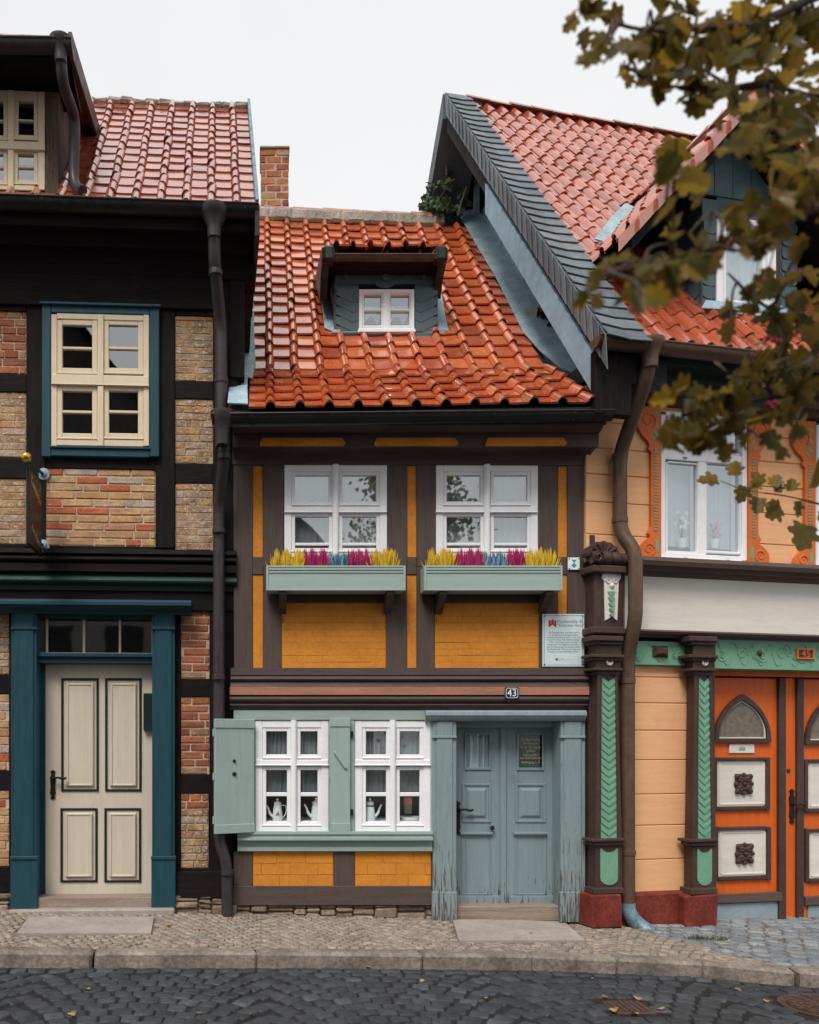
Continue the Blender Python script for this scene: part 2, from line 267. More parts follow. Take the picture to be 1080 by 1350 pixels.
GL=glass_mat('window_glass',.14); GLD=glass_mat('dark_window_glass',.07); GLU=glass_mat('old_window_glass',.27); GLN=glass_mat('door_window_glass',.0)
NET=sheer_mat('net_curtain_cloth',(.62,.66,.66),.38); NETD=sheer_mat('grey_curtain_cloth',(.36,.38,.385),.3); NETW=sheer_mat('bright_curtain_cloth',(.66,.76,.79),.22)
M_['brick_g']=M_['lime']
LEAF=leaf_mat('autumn_leaf',[(.09,.085,.018),(.13,.10,.022),(.15,.105,.02),(.18,.105,.02),(.085,.088,.035),(.36,.22,.025),(.11,.095,.02),(.20,.12,.025),(.26,.17,.03)],.55)
GREEN=leaf_mat('green_leaf',[(.03,.06,.02),(.05,.085,.03),(.025,.045,.018)],.3,.45)
GRASS=leaf_mat('grass_blade',[(.06,.1,.025),(.1,.13,.04),(.12,.10,.05)],.3,.6); DRY=leaf_mat('dry_leaf',[(.40,.22,.06),(.28,.13,.04),(.45,.32,.16)],.1,.7)
# ---------------------------------------------------------------- shared builders
def zg(x): return -.028*(x+.2)                 # the street falls gently to the right
def bricks(F,r,w,rows,L,mats,parent,gap=.009,back=.40,proud=.006,j=.002,hdr=True,name='infill_panel',c=.004,label=None):
    u0,u1,v0,v1=F.rect(r,w); b=MB(); b.box((u0,-w+proud,v0),(u1,-w+back,v1),.002,1); h=(v1-v0)/rows; e=.006
    for i in range(rows):
        z0=v0+i*h; x=u0+e-(random.uniform(.3,.7)*L if i%2 else random.uniform(0,.15)*L)
        while x<u1-e:
            ll=L*(random.uniform(.94,1.06) if not hdr or random.random()>.25 else .5); a=max(x,u0+e); q=min(x+ll-gap,u1-e); x+=ll
            if q-a<.025: continue
            dz=random.uniform(-.0015,.0015); b.box((a,-w-random.uniform(0,proud*.5),z0+gap*.5+dz),(q,-w+.05,z0+h-gap*.5+dz),c,0,j)
    o=b.build(name,mats,parent,F)
    if label: o['label']=label
    return o
def pane(F,r,w,parent,g=None):
    return MB().fbox(F,r,w-.006,w,.0005).build('pane',g or GL,parent,F)
def sash(b,F,r,w,t,wd=.04): 
    b.ring(F,r,(r[0]+t,r[1]+t,r[2]-t,r[3]-t-1),w-wd,w,.004); b.fbox(F,(r[0]-.5,r[3]-2.2,r[2]+.5,r[3]),w-wd,w+.012,.003)
def win4(F,house,o,mull,tr,sx=9,t=4.5,w=0,m=None,g=None,mun=None,bot=7,gl=None,name='window',mullround=True,munup=None):
    m=m or M_['white']; g=g or GL; x0,y0,x1,y1=o
    b=MB(); b.ring(F,o,(x0+sx,y0+sx,x1-sx,y1-bot),w-.12,w,.004); b.fbox(F,(x0,tr[0],x1,tr[1]),w-.12,w+.008,.006); b.fbox(F,(x0-.5,tr[1]-1.2,x1+.5,tr[1]),w-.1,w+.02,.003)
    if mullround:
        ua,ub,va,vb=F.rect((mull[0],y0-.5,mull[1],y1),w+.02); b.prism([( (ua+ub)/2+(ub-ua)/2*math.cos(a),-(w+.004+.026*math.sin(a))) for a in [math.pi*k/8 for k in range(9)]]+[(ua,-(w-.1)),(ub,-(w-.1))],'z',va,vb,0,True)
    else: b.fbox(F,(mull[0],y0,mull[1],y1),w-.1,w+.012,.005)
    f=b.build(name,m,house,F)
    R_=[(x0+sx,y0+sx,mull[0],tr[0]-1),(mull[1],y0+sx,x1-sx,tr[0]-1),(x0+sx,tr[1]+1,mull[0],y1-bot),(mull[1],tr[1]+1,x1-sx,y1-bot)]
    for i,r in enumerate(R_):
        s=MB(); sash(s,F,r,w-.008,t)
        mm=mun if i>1 else munup
        if mm: s.fbox(F,(r[0]+t,mm[0],r[2]-t,mm[1]),w-.04,w-.012,.004)
        s.build('sash',m,f,F)
        p=(r[0]+t-.3,r[1]+t-.3,r[2]-t+.3,r[3]-t-.5)
        if mm: pane(F,(p[0],p[1],p[2],mm[0]+.3),w-.03,f,g); pane(F,(p[0],mm[1]-.3,p[2],p[3]),w-.03,f,gl or g)
        else: pane(F,p,w-.03,f,g)
    return f
def curtain(F,r,w,waves,label,m=None,amp=.012,group=None,gather=None,name='net_curtain',scallop=0):
    u0,u1,v0,v1=F.rect(r,w); b=MB(); N=waves*8; vs=[];fs=[]; ph=random.random()*6
    for i in range(N+1):
        t=i/N; y=-w+amp*math.sin(t*waves*6.283+ph)*(.6+.4*math.sin(t*17+ph))
        for k in range(3):
            vv=v1+(v0-v1)*k/2
            if k==2 and scallop: vv+=scallop*abs(math.sin(t*waves*1.57))
            vs.append((u0+(u1-u0)*t,y,vv))
    for i in range(N):
        for k in range(2): fs.append((i*3+k,i*3+k+1,i*3+k+4,i*3+k+3))
    b.add(vs,fs,0,True); p=F.M@Vector(((u0+u1)/2,-w,v0)); o=b.build(name,m or NET,None,F,origin=p,recalc=False,sharp=0); tag(o,label,'curtain',group); return o
def tiles(b,O,U,BK,path,w,g,c0,c1,r0,r1,skip=None,roll=.36,hr=.046,deform=None,m=0,jit=.004,pan=-.002,lift=.037,thick=.017):
    "S shaped pantiles: O start, U across, BK horizontal towards the ridge, path(s) -> (run, rise)"
    Z=Vector((0,0,1)); nt=13; ts=[roll*k/6 for k in range(7)]+[roll+(1.03-roll)*k/6 for k in range(1,7)]
    def hh(t): return hr*max(math.sin(math.pi*t/roll),0)**.7 if t<=roll else pan*math.sin(math.pi*(t-roll)/(1.03-roll))
    for j in range(r0,r1):
        for i in range(c0,c1):
            s0=j*g; s1=s0+g*1.22
            if skip and skip((i+.5)*w,s0+g*.5): continue
            a,c=path(s0),path(s1); P0=O+BK*a[0]+Z*a[1]; P1=O+BK*c[0]+Z*c[1]; T=(P1-P0).normalized(); Nn=U.cross(T).normalized()
            if Nn.z<0: Nn=-Nn
            h0=lift+random.uniform(-jit,jit); h1=.006+random.uniform(0,.003); dx=random.uniform(-.004,.004); tw=random.uniform(-.005,.005); rx=random.gauss(0,.006 if lift>.03 else .002); vs=[]
            for (P,h,q) in ((P0,h0,0),((P0+P1)*.5,(h0+h1)*.5,1),(P1,h1,2)):
                for t in ts: vs.append(P+U*((i+t)*w+dx+tw*q)+Nn*(h+hh(t)+rx*(t-.5)))
            lo=[P0+U*((i+t)*w+dx)+Nn*(h0+hh(t)+rx*(t-.5)-thick)+T*.002 for t in ts]
            vs+=lo
            fs=[(q*nt+k,q*nt+k+1,(q+1)*nt+k+1,(q+1)*nt+k) for q in (0,1) for k in range(nt-1)]
            fs+=[(k,k+1,3*nt+k+1,3*nt+k) for k in range(nt-1)]
            if deform: vs=[deform(v) for v in vs]
            b.add(vs,fs,m,True)
def ridge(b,P0,P1,n,r=.09,m=0,flat=.75):
    P0,P1=Vector(P0),Vector(P1); D_=(P1-P0)/n; a=D_.normalized(); s=a.cross(Vector((0,0,1))).normalized()
    for i in range(n):
        vs=[];k=9; q0=P0+D_*i; z=random.uniform(-.008,.008)
        for (p,rr) in ((q0-D_*.06,r*1.08),(q0+D_*1.02,r*.94)):
            for rad in (rr,rr-.018):
                for t in range(k):
                    g=math.pi*t/(k-1); vs.append(p+s*math.cos(g)*rad+Vector((0,0,math.sin(g)*rad*flat+z)))
        fs=[(t,t+1,2*k+t+1,2*k+t) for t in range(k-1)]+[(t,t+1,k+t+1,k+t) for t in range(k-1)]+[(2*k+t,2*k+t+1,3*k+t+1,3*k+t) for t in range(k-1)]
        b.add(vs,fs,m,True)
def gutter(F,x0,x1,y0,y1,w,r,house,m,clips=5,nm='gutter'):
    "half-round gutter hung along a line given by its two top ends in the frame"
    u0,v0=F.pt(x0,y0,w+r); u1,v1=F.pt(x1,y1,w+r); A=Vector((u0,-w,v0)); C=Vector((u1,-w,v1)); D_=(C-A); b=MB(); vs=[]; k=10
    for p in (A,C):
        for rad in (r,r-.006):
            for t in range(k+1): g=math.pi*t/k; vs.append(p+Vector((0,-math.cos(g)*rad,-math.sin(g)*rad)))
    K=k+1; fs=[(t,t+1,2*K+t+1,2*K+t) for t in range(k)]+[(K+t,K+t+1,3*K+t+1,3*K+t) for t in range(k)]+[tuple(range(K)),tuple(range(2*K,3*K))]
    b.add(vs,fs,0,True); b.tube([A+Vector((0,-r,0)),C+Vector((0,-r,0))],.009,8)
    o=b.build(nm,m,house,F)
    for i in range(clips):
        t=(i+.5)/clips; c=MB(); p=A+D_*t; vs=[]
        for q in (-.014,.014):
            for tt in range(k+1): g=math.pi*tt/k; vs.append(p+Vector((q,-math.cos(g)*(r+.005),-math.sin(g)*(r+.005))))
        c.add(vs,[(tt,tt+1,K+tt+1,K+tt) for tt in range(k)],0,True); c.build('gutter_clip',m,o,F,recalc=False)
    return o
def pipe(F,pts,r,house,m,collars=(),hopper=None,bend=.09,end=None,nm='downpipe'):
    "pts: (pixel x, pixel y, w)"
    P=[]
    for x,y,w in pts: u,v=F.pt(x,y,w); P.append(Vector((u,-w,v)))
    b=MB().tube(P,r,16,0,bend); o=b.build(nm,m,house,F)
    for (x,y,w,ax) in collars:
        u,v=F.pt(x,y,w); c=MB().lathe([(r,-.022),(r+.006,-.02),(r+.007,0),(r+.006,.02),(r,.022)],(u,-w,v),16); c.box((u-.008,-w,v-.008),(u+.008,-w+w*.9,v+.008),.002); c.build('pipe_bracket',m,o,F)
    if hopper:
        x,ya,yb,w,ra=hopper; u,va=F.pt(x,ya,w); _,vb=F.pt(x,yb,w); hgt=va-vb
        MB().lathe([(r*1.02,-hgt*.25),(r*1.08,0),(r*1.12,hgt*.25),(ra*.8,hgt*.62),(ra,hgt*.8),(ra,hgt)],(u,-w,vb),18).build('hopper',m,o if house.parent is None else house,F)
    if end:
        (x0,y0),(x1,y1),w,mm=end; u0,v0=F.pt(x0,y0,w); u1,v1=F.pt(x1,y1,w); MB().tube([(u0,-w,v0+.05),(u0,-w,v0-.02),(u0+(u1-u0)*.35,-w-.03,v0+(v1-v0)*.55),(u1,-w-.12,v1)],[r+.004,r+.005,r+.005,r+.012],16,0,.05).build('shoe',mm,o,F)
    return o
def strip(b,pts,th=.006,m=0):
    "a thin solid sheet between two polylines: pts = [(left, right), ...], thickness along its own normal"
    k=len(pts); vs=[]
    for a,c in pts: vs+=[Vector(a),Vector(c)]
    nn=[]
    for i in range(k):
        a,c=pts[i]; p=pts[min(i+1,k-1)][0]; q=pts[max(i-1,0)][0]; N_=(Vector(c)-Vector(a)).cross(Vector(p)-Vector(q)).normalized()
        if (N_.z<0 if not nn else N_.dot(nn[-1])<0): N_=-N_
        nn+=[N_,N_]
    lo=[v-n_*th for v,n_ in zip(vs,nn)]; fs=[]
    for i in range(k-1):
        a=2*i; fs+=[(a,a+1,a+3,a+2),(2*k+a,2*k+a+1,2*k+a+3,2*k+a+2),(a,a+2,2*k+a+2,2*k+a),(a+1,a+3,2*k+a+3,2*k+a+1)]
    fs+=[(0,1,2*k+1,2*k),(2*k-2,2*k-1,4*k-1,4*k-2)]
    b.add(vs+lo,fs,m,False)
def stones(F,r,w,house,n,nm='plinth'):
    u0,u1,v0,v1=F.rect(r,w); b=MB(); b.box((u0,-w+.02,v0-.12),(u1,-w+.4,v1),.003,1); x=u0
    while x<u1-.03:
        L=random.uniform(.10,.24); q=min(x+L,u1); z=v0-.03
        while z<v1-.01:
            h=random.choice((.04,.06,.09)); t=min(z+h,v1); b.box((x+.004,-w-random.uniform(0,.03),z+.003),(q-.004,-w+.1,t-.003),.012,0,.006); z=t
        x=q
    return b.build(nm,[M_['stone'],M_['earth']],house,F)
def handle(F,x,y0,y1,w,x2,y2,parent,m=None,k=1.0):
    u,v1=F.pt(x,y0,w); _,v0=F.pt(x,y1,w); h=v1-v0; b=MB(); sh=[(0,0),(.022,.05),(.010,.12),(.024,.2),(.018,.45),(.024,.75),(.010,.86),(.022,.94),(0,1)]
    pts=[(u+a*k,v0+t*h) for a,t in sh]+[(u-a*k,v0+t*h) for a,t in reversed(sh[1:-1])]; b.prism(pts,'y',-w-.012,-w,0)
    u2,v2=F.pt(x2,y2,w+.05); vv=F.pt(x,y2,w+.05)[1]; b.tube([(u,-w,vv),(u,-w-.055,vv),(u+(u2-u)*.4,-w-.058,vv+.006),(u+(u2-u)*.8,-w-.058,v2-.006),(u2,-w-.055,v2+.004)],[.011,.010,.009,.011,.007],10,0,.012)
    return b.build('handle',m or M_['iron'],parent,F)
def raised_panel(F,r,w,parent,m,bw=.018,name='panel',d=.012,mm=None):
    "recessed border moulding round a raised field"
    b=MB(); t=3; b.ring(F,r,(r[0]+t,r[1]+t,r[2]-t,r[3]-t),w-.004,w+.010,.003,1 if mm else 0)
    u0,u1,v0,v1=F.rect((r[0]+t*2,r[1]+t*2,r[2]-t*2,r[3]-t*2),w+d); e=.022
    vs=[(u0,-w,v0),(u1,-w,v0),(u1,-w,v1),(u0,-w,v1),(u0+e,-w-d,v0+e),(u1-e,-w-d,v0+e),(u1-e,-w-d,v1-e),(u0+e,-w-d,v1-e)]
    b.add(vs,[(4,5,6,7),(0,1,5,4),(1,2,6,5),(2,3,7,6),(3,0,4,7)],0); return b.build(name,[m,mm] if mm else m,parent,F)
# ================================================================ the small ochre house
M=Frame(-.247,0,0)
MH=thing('half_timbered_house','narrow ochre and brown half-timbered house with sage shutters between its two larger neighbours','house',(-.247,0,0))
def mb(n_,r,w0,w1,m,**k): return B(M,n_,r,w0,w1,M_[m],MH,**k)
B(M,'wall',(306,545,774,1200),-.75,-.55,M_['interior'],MH)
for r_ in ((308,900,335,1195),(433.5,940,468,1100),(568,940,602,1100)): B(M,'inner_wall',r_,-.56,-.11,M_['dark'],MH)
for x0,x1,y0,y1 in ((308,333,609,884),(347,374.6,609,747),(347,371,747,884),(510.8,536.5,609,747),(509.5,536.5,747,884),(549.5,574.6,609,747),(549.5,573,747,884),(709.5,735.5,609,747),(711,735.5,747,884),(748.5,774,600,884)):
    mb('post',(x0,y0,x1,y1),-.6,random.uniform(0,.006),'brown_v',j=.003)
for x0,x1 in ((333,347),(536.5,549.5),(735.5,748.5)): mb('rail',(x0,735,x1,757.5),-.6,-.002,'brown_h')
for x0,x1 in ((374.6,510.8),(574.6,709.5)): mb('rail',(x0,732,x1,747),-.6,-.003,'brown_h'); mb('rail',(x0-3,747,x1+1,795),-.6,-.006,'brown_h')
mb('wall_plate',(306,590,776,613),-.6,.012,'brown_h',j=.003)
for x0,x1 in ((333,347),(536.5,549.5),(735.5,748.5)):
    mb('infill_strip',(x0,613,x1,735),-.6,-.012,'ochre_v'); mb('infill_strip',(x0,757.5,x1,881),-.6,-.012,'ochre_v')
OC=[M_['ochre'],M_['ochre_gap']]
for x0,x1 in ((371,509.5),(573,711)): bricks(M,(x0,795,x1,882),-.008,10,.42,OC,MH,gap=.0014,proud=.0012,j=.0012,c=.0015)
for x0,x1 in ((333,440),(467.5,569)): bricks(M,(x0,1123,x1,1169),-.006,3,.24,OC,MH,gap=.0035,proud=.003,j=.0015,c=.002,hdr=False)
# belt of mouldings between the storeys
def halfround(y0,y1,w,d): 
    return [(y0+(y1-y0)*k/6,w+d*math.sin(math.pi*k/6)) for k in range(7)]
MB().mold(M,304,777,[(880.5,.035),(890,.04),(891,.03)]+halfround(891,899,.03,.03)+[(899,.035),(905.5,.05)],-.6).build('belt_beam',M_['brown_m'],MH,M)
MB().mold(M,303,777,[(905.6,.05),(905.8,.058),(916,.058)],-.6).build('painted_strip',M_['pink'],MH,M)
MB().mold(M,303,777,[(916.1,.052)]+halfround(917,926,.035,.022)+[(926,.03)]+halfround(927,932,.02,.015)+[(936,.005)],-.6).build('belt_beam',M_['brown_m'],MH,M)
# cornice under the eaves
MB().mold(M,306,800,[(552,.36),(560,.35),(561,.30),(570,.235),(571,.205),(589,.20),(590,.16)]+[(590+13*k/6,.16-.14*math.sin(math.pi/2*k/6)) for k in range(7)]+[(606,.014)],-.6).build('cornice',M_['brown_m'],MH,M)
for x0,x1 in ((343,456),(494,605),(641,748)):
    a,v1=M.pt(x0,577,.218); c,v0=M.pt(x1,587.5,.218); MB().prism([(a+.02,v1),(c-.03,v1),(c,v0+.02),(c-.02,v0),(a,v0),(a,v0+.03)],'y',-.218,-.19).build('cornice_panel',M_['ochre_v'],MH,M)
gut=gutter(M,279,811,545.5,540.5,.40,.062,MH,M_['gutter_d'],5)
pipe(M,[(296,560,.34),(296,600,.30),(288.5,668,.09),(288.5,1082,.09),(289,1108,.09),(299,1138,.10),(299.5,1208,.10)],.047,MH,M_['pipe_l'],[(296,602,.3,0),(288.5,700,.11,0),(288.5,893,.11,0),(299.5,1150,.11,0)],hopper=(293.5,543,578,.40,.095))
# upper windows
for i,(x0,x1) in enumerate(((375,510.5),(575,709.5))):
    win4(M,MH,(x0,612.5,x1,735),(x0+63.3,x0+72),(667.5,675.5),9.5,4.6,.004,mun=(715.5,719),g=GLU,gl=GLD)
    curtain(M,(x0+8,622,x1-8,716),-.10,12,'sheer net curtain behind the %s upper window of the ochre house'%('left','right')[i],NET,group='net curtains in the small house',amp=.010)
# ground floor windows
mb('lintel',(308,936.5,566,949.5),-.6,.008,'sage_h')
for r in ((309,949.5,336.5,1097),(433.5,949.5,468,1097),(568,949.5,571,1124)): mb('window_jamb',r,-.6,.004,'sage')
for i,(x0,x1) in enumerate(((336.7,433.3),(468.3,568))):
    k=x0-336.7
    win4(M,MH,(x0,950,x1,1096.5),(383.3+k*.995,391.5+k*.995),(1001.5,1009.5),9.5,4.8,-.002,mun=(1044.8,1050),g=GLD,gl=GLD,munup=None)
    curtain(M,(x0+8,956,x1-8,999),-.09,14,'grey pleated curtain at the top of the %s ground floor window'%('shuttered','right-hand')[i],NETD,group='curtains in the ground floor windows',amp=.012)
    curtain(M,(x0+8,1008,x1-8,1044),-.12,11,'grey half curtain with pale hem above the coffee pots in the %s window'%('shuttered','right-hand')[i],NETD,group='curtains in the ground floor windows',amp=.010)
    B(M,'inner_sill',(x0+9,1082.5,x1-9,1089),-.5,-.045,M_['white'],MH)
MB().mold(M,313,571.5,[(1096.6,.06),(1100,.062),(1101,.05),(1104,.05),(1105,.075),(1108,.075),(1109,.02),(1116,.02),(1117,.035),(1122,.035),(1123,.0)],-.6).build('window_sill',M_['sage_h'],MH,M)
for r in ((308,1123,333,1169),(440,1123,467.5,1169)): mb('post',r,-.6,.003,'brown_v')
mb('sill_beam',(308,1168.7,569.5,1194),-.6,.016,'brown_h',j=.003)
stones(M,(306,1193,572,1212),-.02,MH,12)
# shutters
def shutter(x0,x1,y0,y1,ang,hinge_right,w,label,knobs,latch):
    u0,u1,v0,v1=M.rect((x0,y0,x1,y1),w); L=u1-u0; hx=u1; T=Matrix.Translation((hx,-w,0))@Matrix.Rotation(ang,4,'Z')
    b=MB().box((-L,-.028,v0),(-.002,0,v1),.004,0,0,T)
    for z in (v0,v1-.075): b.box((-L-.004,-.036,z),(.0,-.026,z+.075),.004,0,0,T)
    o=b.build('shutter',M_['sage'],MH,M); o['label']=label
    for z in (.12,.5,.88):
        zz=v0+(v1-v0)*z; MB().lathe([(.008,-.03),(.008,.03)],T@Vector((-L-.006 if z<.9 else 0,-.012,zz)),10).build('hinge',M_['sage'],o,M)
    if knobs:
        for z,r in ((.633,.014),(.52,.018)): 
            c=T@Vector((-L*.52,-.03,v0+(v1-v0)*z)); MB().lathe([(r,0),(r,.006),(r*.6,.01),(r*.3,.016)],c,14,0,'y').build('knob',M_['iron'],o,M)
    if latch:
        c=T@Vector((-L*.5,-.03,v0+(v1-v0)*.63)); MB().box((-.012,-.014,-.085),(.012,0,.085),.005,0,0,Matrix.Translation(c)@Matrix.Rotation(R(-35),4,'Y')).build('latch',M_['sage'],o,M)
    return o
shutter(277.5,333.8,948.5,1097,R(26),True,.03,'wide sage shutter folded open at the left of the window',True,False)
shutter(435,461.5,946.5,1096.5,R(2),True,.02,'narrow sage shutter leaf between the two windows',False,True)
for y in (968,1071): MB().fbox(M,(461,y-4,466,y+4),0,.03).build('hinge',M_['iron'],MH,M)
# front door
MB().mold(M,562,774,[(936.5,.05),(939,.07),(943,.075),(948,.055),(950.5,.04)],-.5).build('door_lintel',M_['doorpost'],MH,M)
for x0,x1 in ((571,602),(739.5,772)):
    b=MB().fbox(M,(x0,950.7,x1,1216),-.45,.02,.005).fbox(M,(x0+5,950.9,x1-5,1180),0,.032,.005).fbox(M,(x0-.5,970,x1+.5,973.5),0,.04,.004).fbox(M,(x0-1,1176,x1+1,1216.5),0,.042,.006); b.build('door_jamb',M_['doorpost'],MH,M)
mb('door_head',(601,948,742,959),-.5,-.1,'door')
wd=-.19; d_=MB()
def leaf(x0,x1,win,name):
    t=MB(); x0w,y0w,x1w,y1w=win
    t.fbox(M,(x0,955,x0w,1194),wd-.05,wd,.003).fbox(M,(x1w,955,x1,1194),wd-.05,wd,.003).fbox(M,(x0w,955,x1w,y0w),wd-.05,wd-.001,.003).fbox(M,(x0w,y1w,x1w,1194),wd-.05,wd-.001,.003)
    o=t.build('door',M_['door'],MH,M); MB().ring(M,(x0w-2,y0w-2,x1w+2,y1w+3),(x0w+1,y0w+1,x1w-1,y1w-1),wd,wd+.012,.004).build('window_frame',M_['door'],o,M)
    pane(M,(x0w,y0w,x1w,y1w),wd-.02,o,GLN); return o
DL=leaf(600,663,(614.5,968,646,1012.5),0); DR=leaf(664.5,732,(683.5,968,716,1013),0)
MB().fbox(M,(660,955,668,1194),wd,wd+.02,.006).build('cover_strip',M_['door'],DL,M)
for D_,x0,x1 in ((DL,609.5,648),(DR,680,720)):
    raised_panel(M,(x0,1033,x1,1084.5),wd,D_,M_['door'],d=.014); MB().mold(M,x0-2,x1+2,[(1097,wd+.008),(1098,wd+.03),(1100,wd+.03),(1102.5,wd+.006)],wd-.01).build('drip_ledge',M_['door'],D_,M)
    MB().ring(M,(x0-1,1102,x1+1,1180),(x0+1,1105,x1-1,1178),wd-.01,wd+.006,.003).build('panel',M_['door'],D_,M)
    MB().fbox(M,(x0-10,1181,x1+12,1195),wd,wd+.018,.005).build('kick_board',M_['door'],D_,M)
handle(M,603.5,1056,1100,wd+.002,624,1068,DL); MB().lathe([(.006,0),(.012,.01),(.02,.03),(.012,.045),(0.002,.05)],(M.pt(648,1091,wd)[0],-wd,M.pt(648,1091,wd)[1]),12,0,'y').build('knob',M_['iron'],DL,M)
curtain(M,(613,966,656,1013),wd-.05,5,'white net curtain behind the left pane of the grey-blue door',NETW,amp=.035)
mb('threshold',(601,1195,742,1214),-.5,-.03,'raw')
# notice in the door
u,v=M.pt(699.7,1013,wd-.03); NT=thing('door_notice','dark green notice with yellow lettering behind the right pane of the grey-blue door','sign',M.M@Vector((u,-wd+.03,v)))
MB().fbox(M,(683,966,720,1011),wd-.034,wd-.03,.0005).build('board',M_['notice'],NT,M)
for s_,y in (('Zur Besichtigung',975),('des Museums',980),('ist der Durchgang',985.2),('geöffnet',990)): text(s_,.031,M,699.8,y,wd-.0295,M_['yel'],NT,ex=.0003,sx=.78)
for s_,y in (('täglich geöffnet',995.5),('von 10.00-16.00 Uhr',999.5),('Besichtigung 1,- €',1005)): text(s_,.030,M,699.8,y,wd-.0295,M_['yel'],NT,ex=.0003,sx=.74)
for y in (992.6,1008.6): MB().fbox(M,(690,y,709,y+.7),wd-.03,wd-.029,.0001).build('underline',M_['greenp'],NT,M)
# ---------------- flower boxes
BOXES=[]
for i,(x0,x1) in enumerate(((351,535),(559.5,742))):
    w0,w1=.03,.22; u0,u1,v0,v1=M.rect((x0,746,x1,778),w1)
    FB=thing('flower_box','sage green window box under the %s upper window, filled with dyed heather'%('left','right')[i],'flower box',M.M@Vector(((u0+u1)/2,-.12,v0)),0,'flower boxes under the upper windows')
    b=MB().fbox(M,(x0,746,x1,778),w1-.02,w1,.003); b.box((u0,-w1+.021,v0),(u0+.02,-w0,v1),.003).box((u1-.02,-w1+.021,v0),(u1,-w0,v1),.003).box((u0,-w0-.02,v0),(u1,-w0,v1-.01),.003).box((u0+.02,-w1+.02,v0),(u1-.02,-w0-.02,v0+.02),.002)
    b.build('trough',M_['boxgreen'],FB,M)
    t=MB().ring(M,(x0,745.5,x1,778.5),(x0+3,748,x1-3,776.5),w1-.01,w1+.006,.002).fbox(M,(x0+3,750,x1-3,751.4),w1,w1+.007,.002).fbox(M,(x0+3,754,x1-3,755.2),w1,w1+.007,.002); t.build('trim',M_['boxgreen'],FB,M)
    MB().box((u0+.02,-w1+.022,v1-.06),(u1-.02,-w0-.02,v1-.03),.01).build('soil',M_['soil'],FB,M)
    for x in (x0+22,x1-22):
        uu,vv=M.pt(x,780,.1); MB().prism([(-.0,v0-.004),(-.2,v0-.004),(-.2,v0-.03),(-.06,v0-.13),(-.0,v0-.16)],'x',uu-.03,uu+.03).build('bracket',M_['brown_m'],FB,M)
    BOXES.append((u0,u1,v1,w1))
    names=('yellow','magenta','blue','magenta','yellow'); W5=(.255,.225,.19,.19,.24); x=.045
    span=(u1-u0-.09); ends=('at the left end','left of the blue one','in the middle','right of the blue one','at the right end')
    for k in range(5):
        a=u0+.045+span*sum(W5[:k])/sum(W5); c=u0+.045+span*sum(W5[:k+1])/sum(W5); h=MB()
        bush=[(a+(c-a)*(s_+.5)/3+random.gauss(0,.008),-random.uniform(.09,.15)) for s_ in range(3)]
        for q in range(300):
            bx,by=random.choice(bush); an=random.uniform(0,6.283); rad=abs(random.gauss(0,.5)); rad=min(rad,1.15); H_=random.uniform(.155,.225)*(1.05-.35*rad*rad)*(.88 if names[k]=='blue' else 1)
            lean=Vector((math.cos(an)*rad*.055,math.sin(an)*rad*.045-.004,H_)); base=Vector((min(max(bx+math.cos(an)*rad*.03,u0+.03),u1-.03),max(by+math.sin(an)*rad*.03,-w1+.028),v1-.055)); g=random.uniform(0,3); rr=random.uniform(.0035,.0075)
            vs=[]
            for f_,r_ in ((0,.35),(.35,1.15),(.7,.8)):
                for s_ in range(4): vs.append(base+lean*f_+Vector((math.cos(g+s_*1.571)*rr*r_,math.sin(g+s_*1.571)*rr*r_,0)))
            vs.append(base+lean); fs=[(j*4+s_,j*4+(s_+1)%4,j*4+4+(s_+1)%4,j*4+4+s_) for j in (0,1) for s_ in range(4)]+[(8+s_,8+(s_+1)%4,12) for s_ in range(4)]
            h.add(vs,fs,0,False)
        o=h.build('heather_plant',M_[('hy','hm','hb','hm','hy')[k]],None,M,origin=M.M@Vector(((a+c)/2,-.12,v1-.05)),sharp=0)
        tag(o,'%s heather %s of the %s flower box'%(names[k],ends[k],('left','right')[i]),'heather','heather plants in the flower boxes')
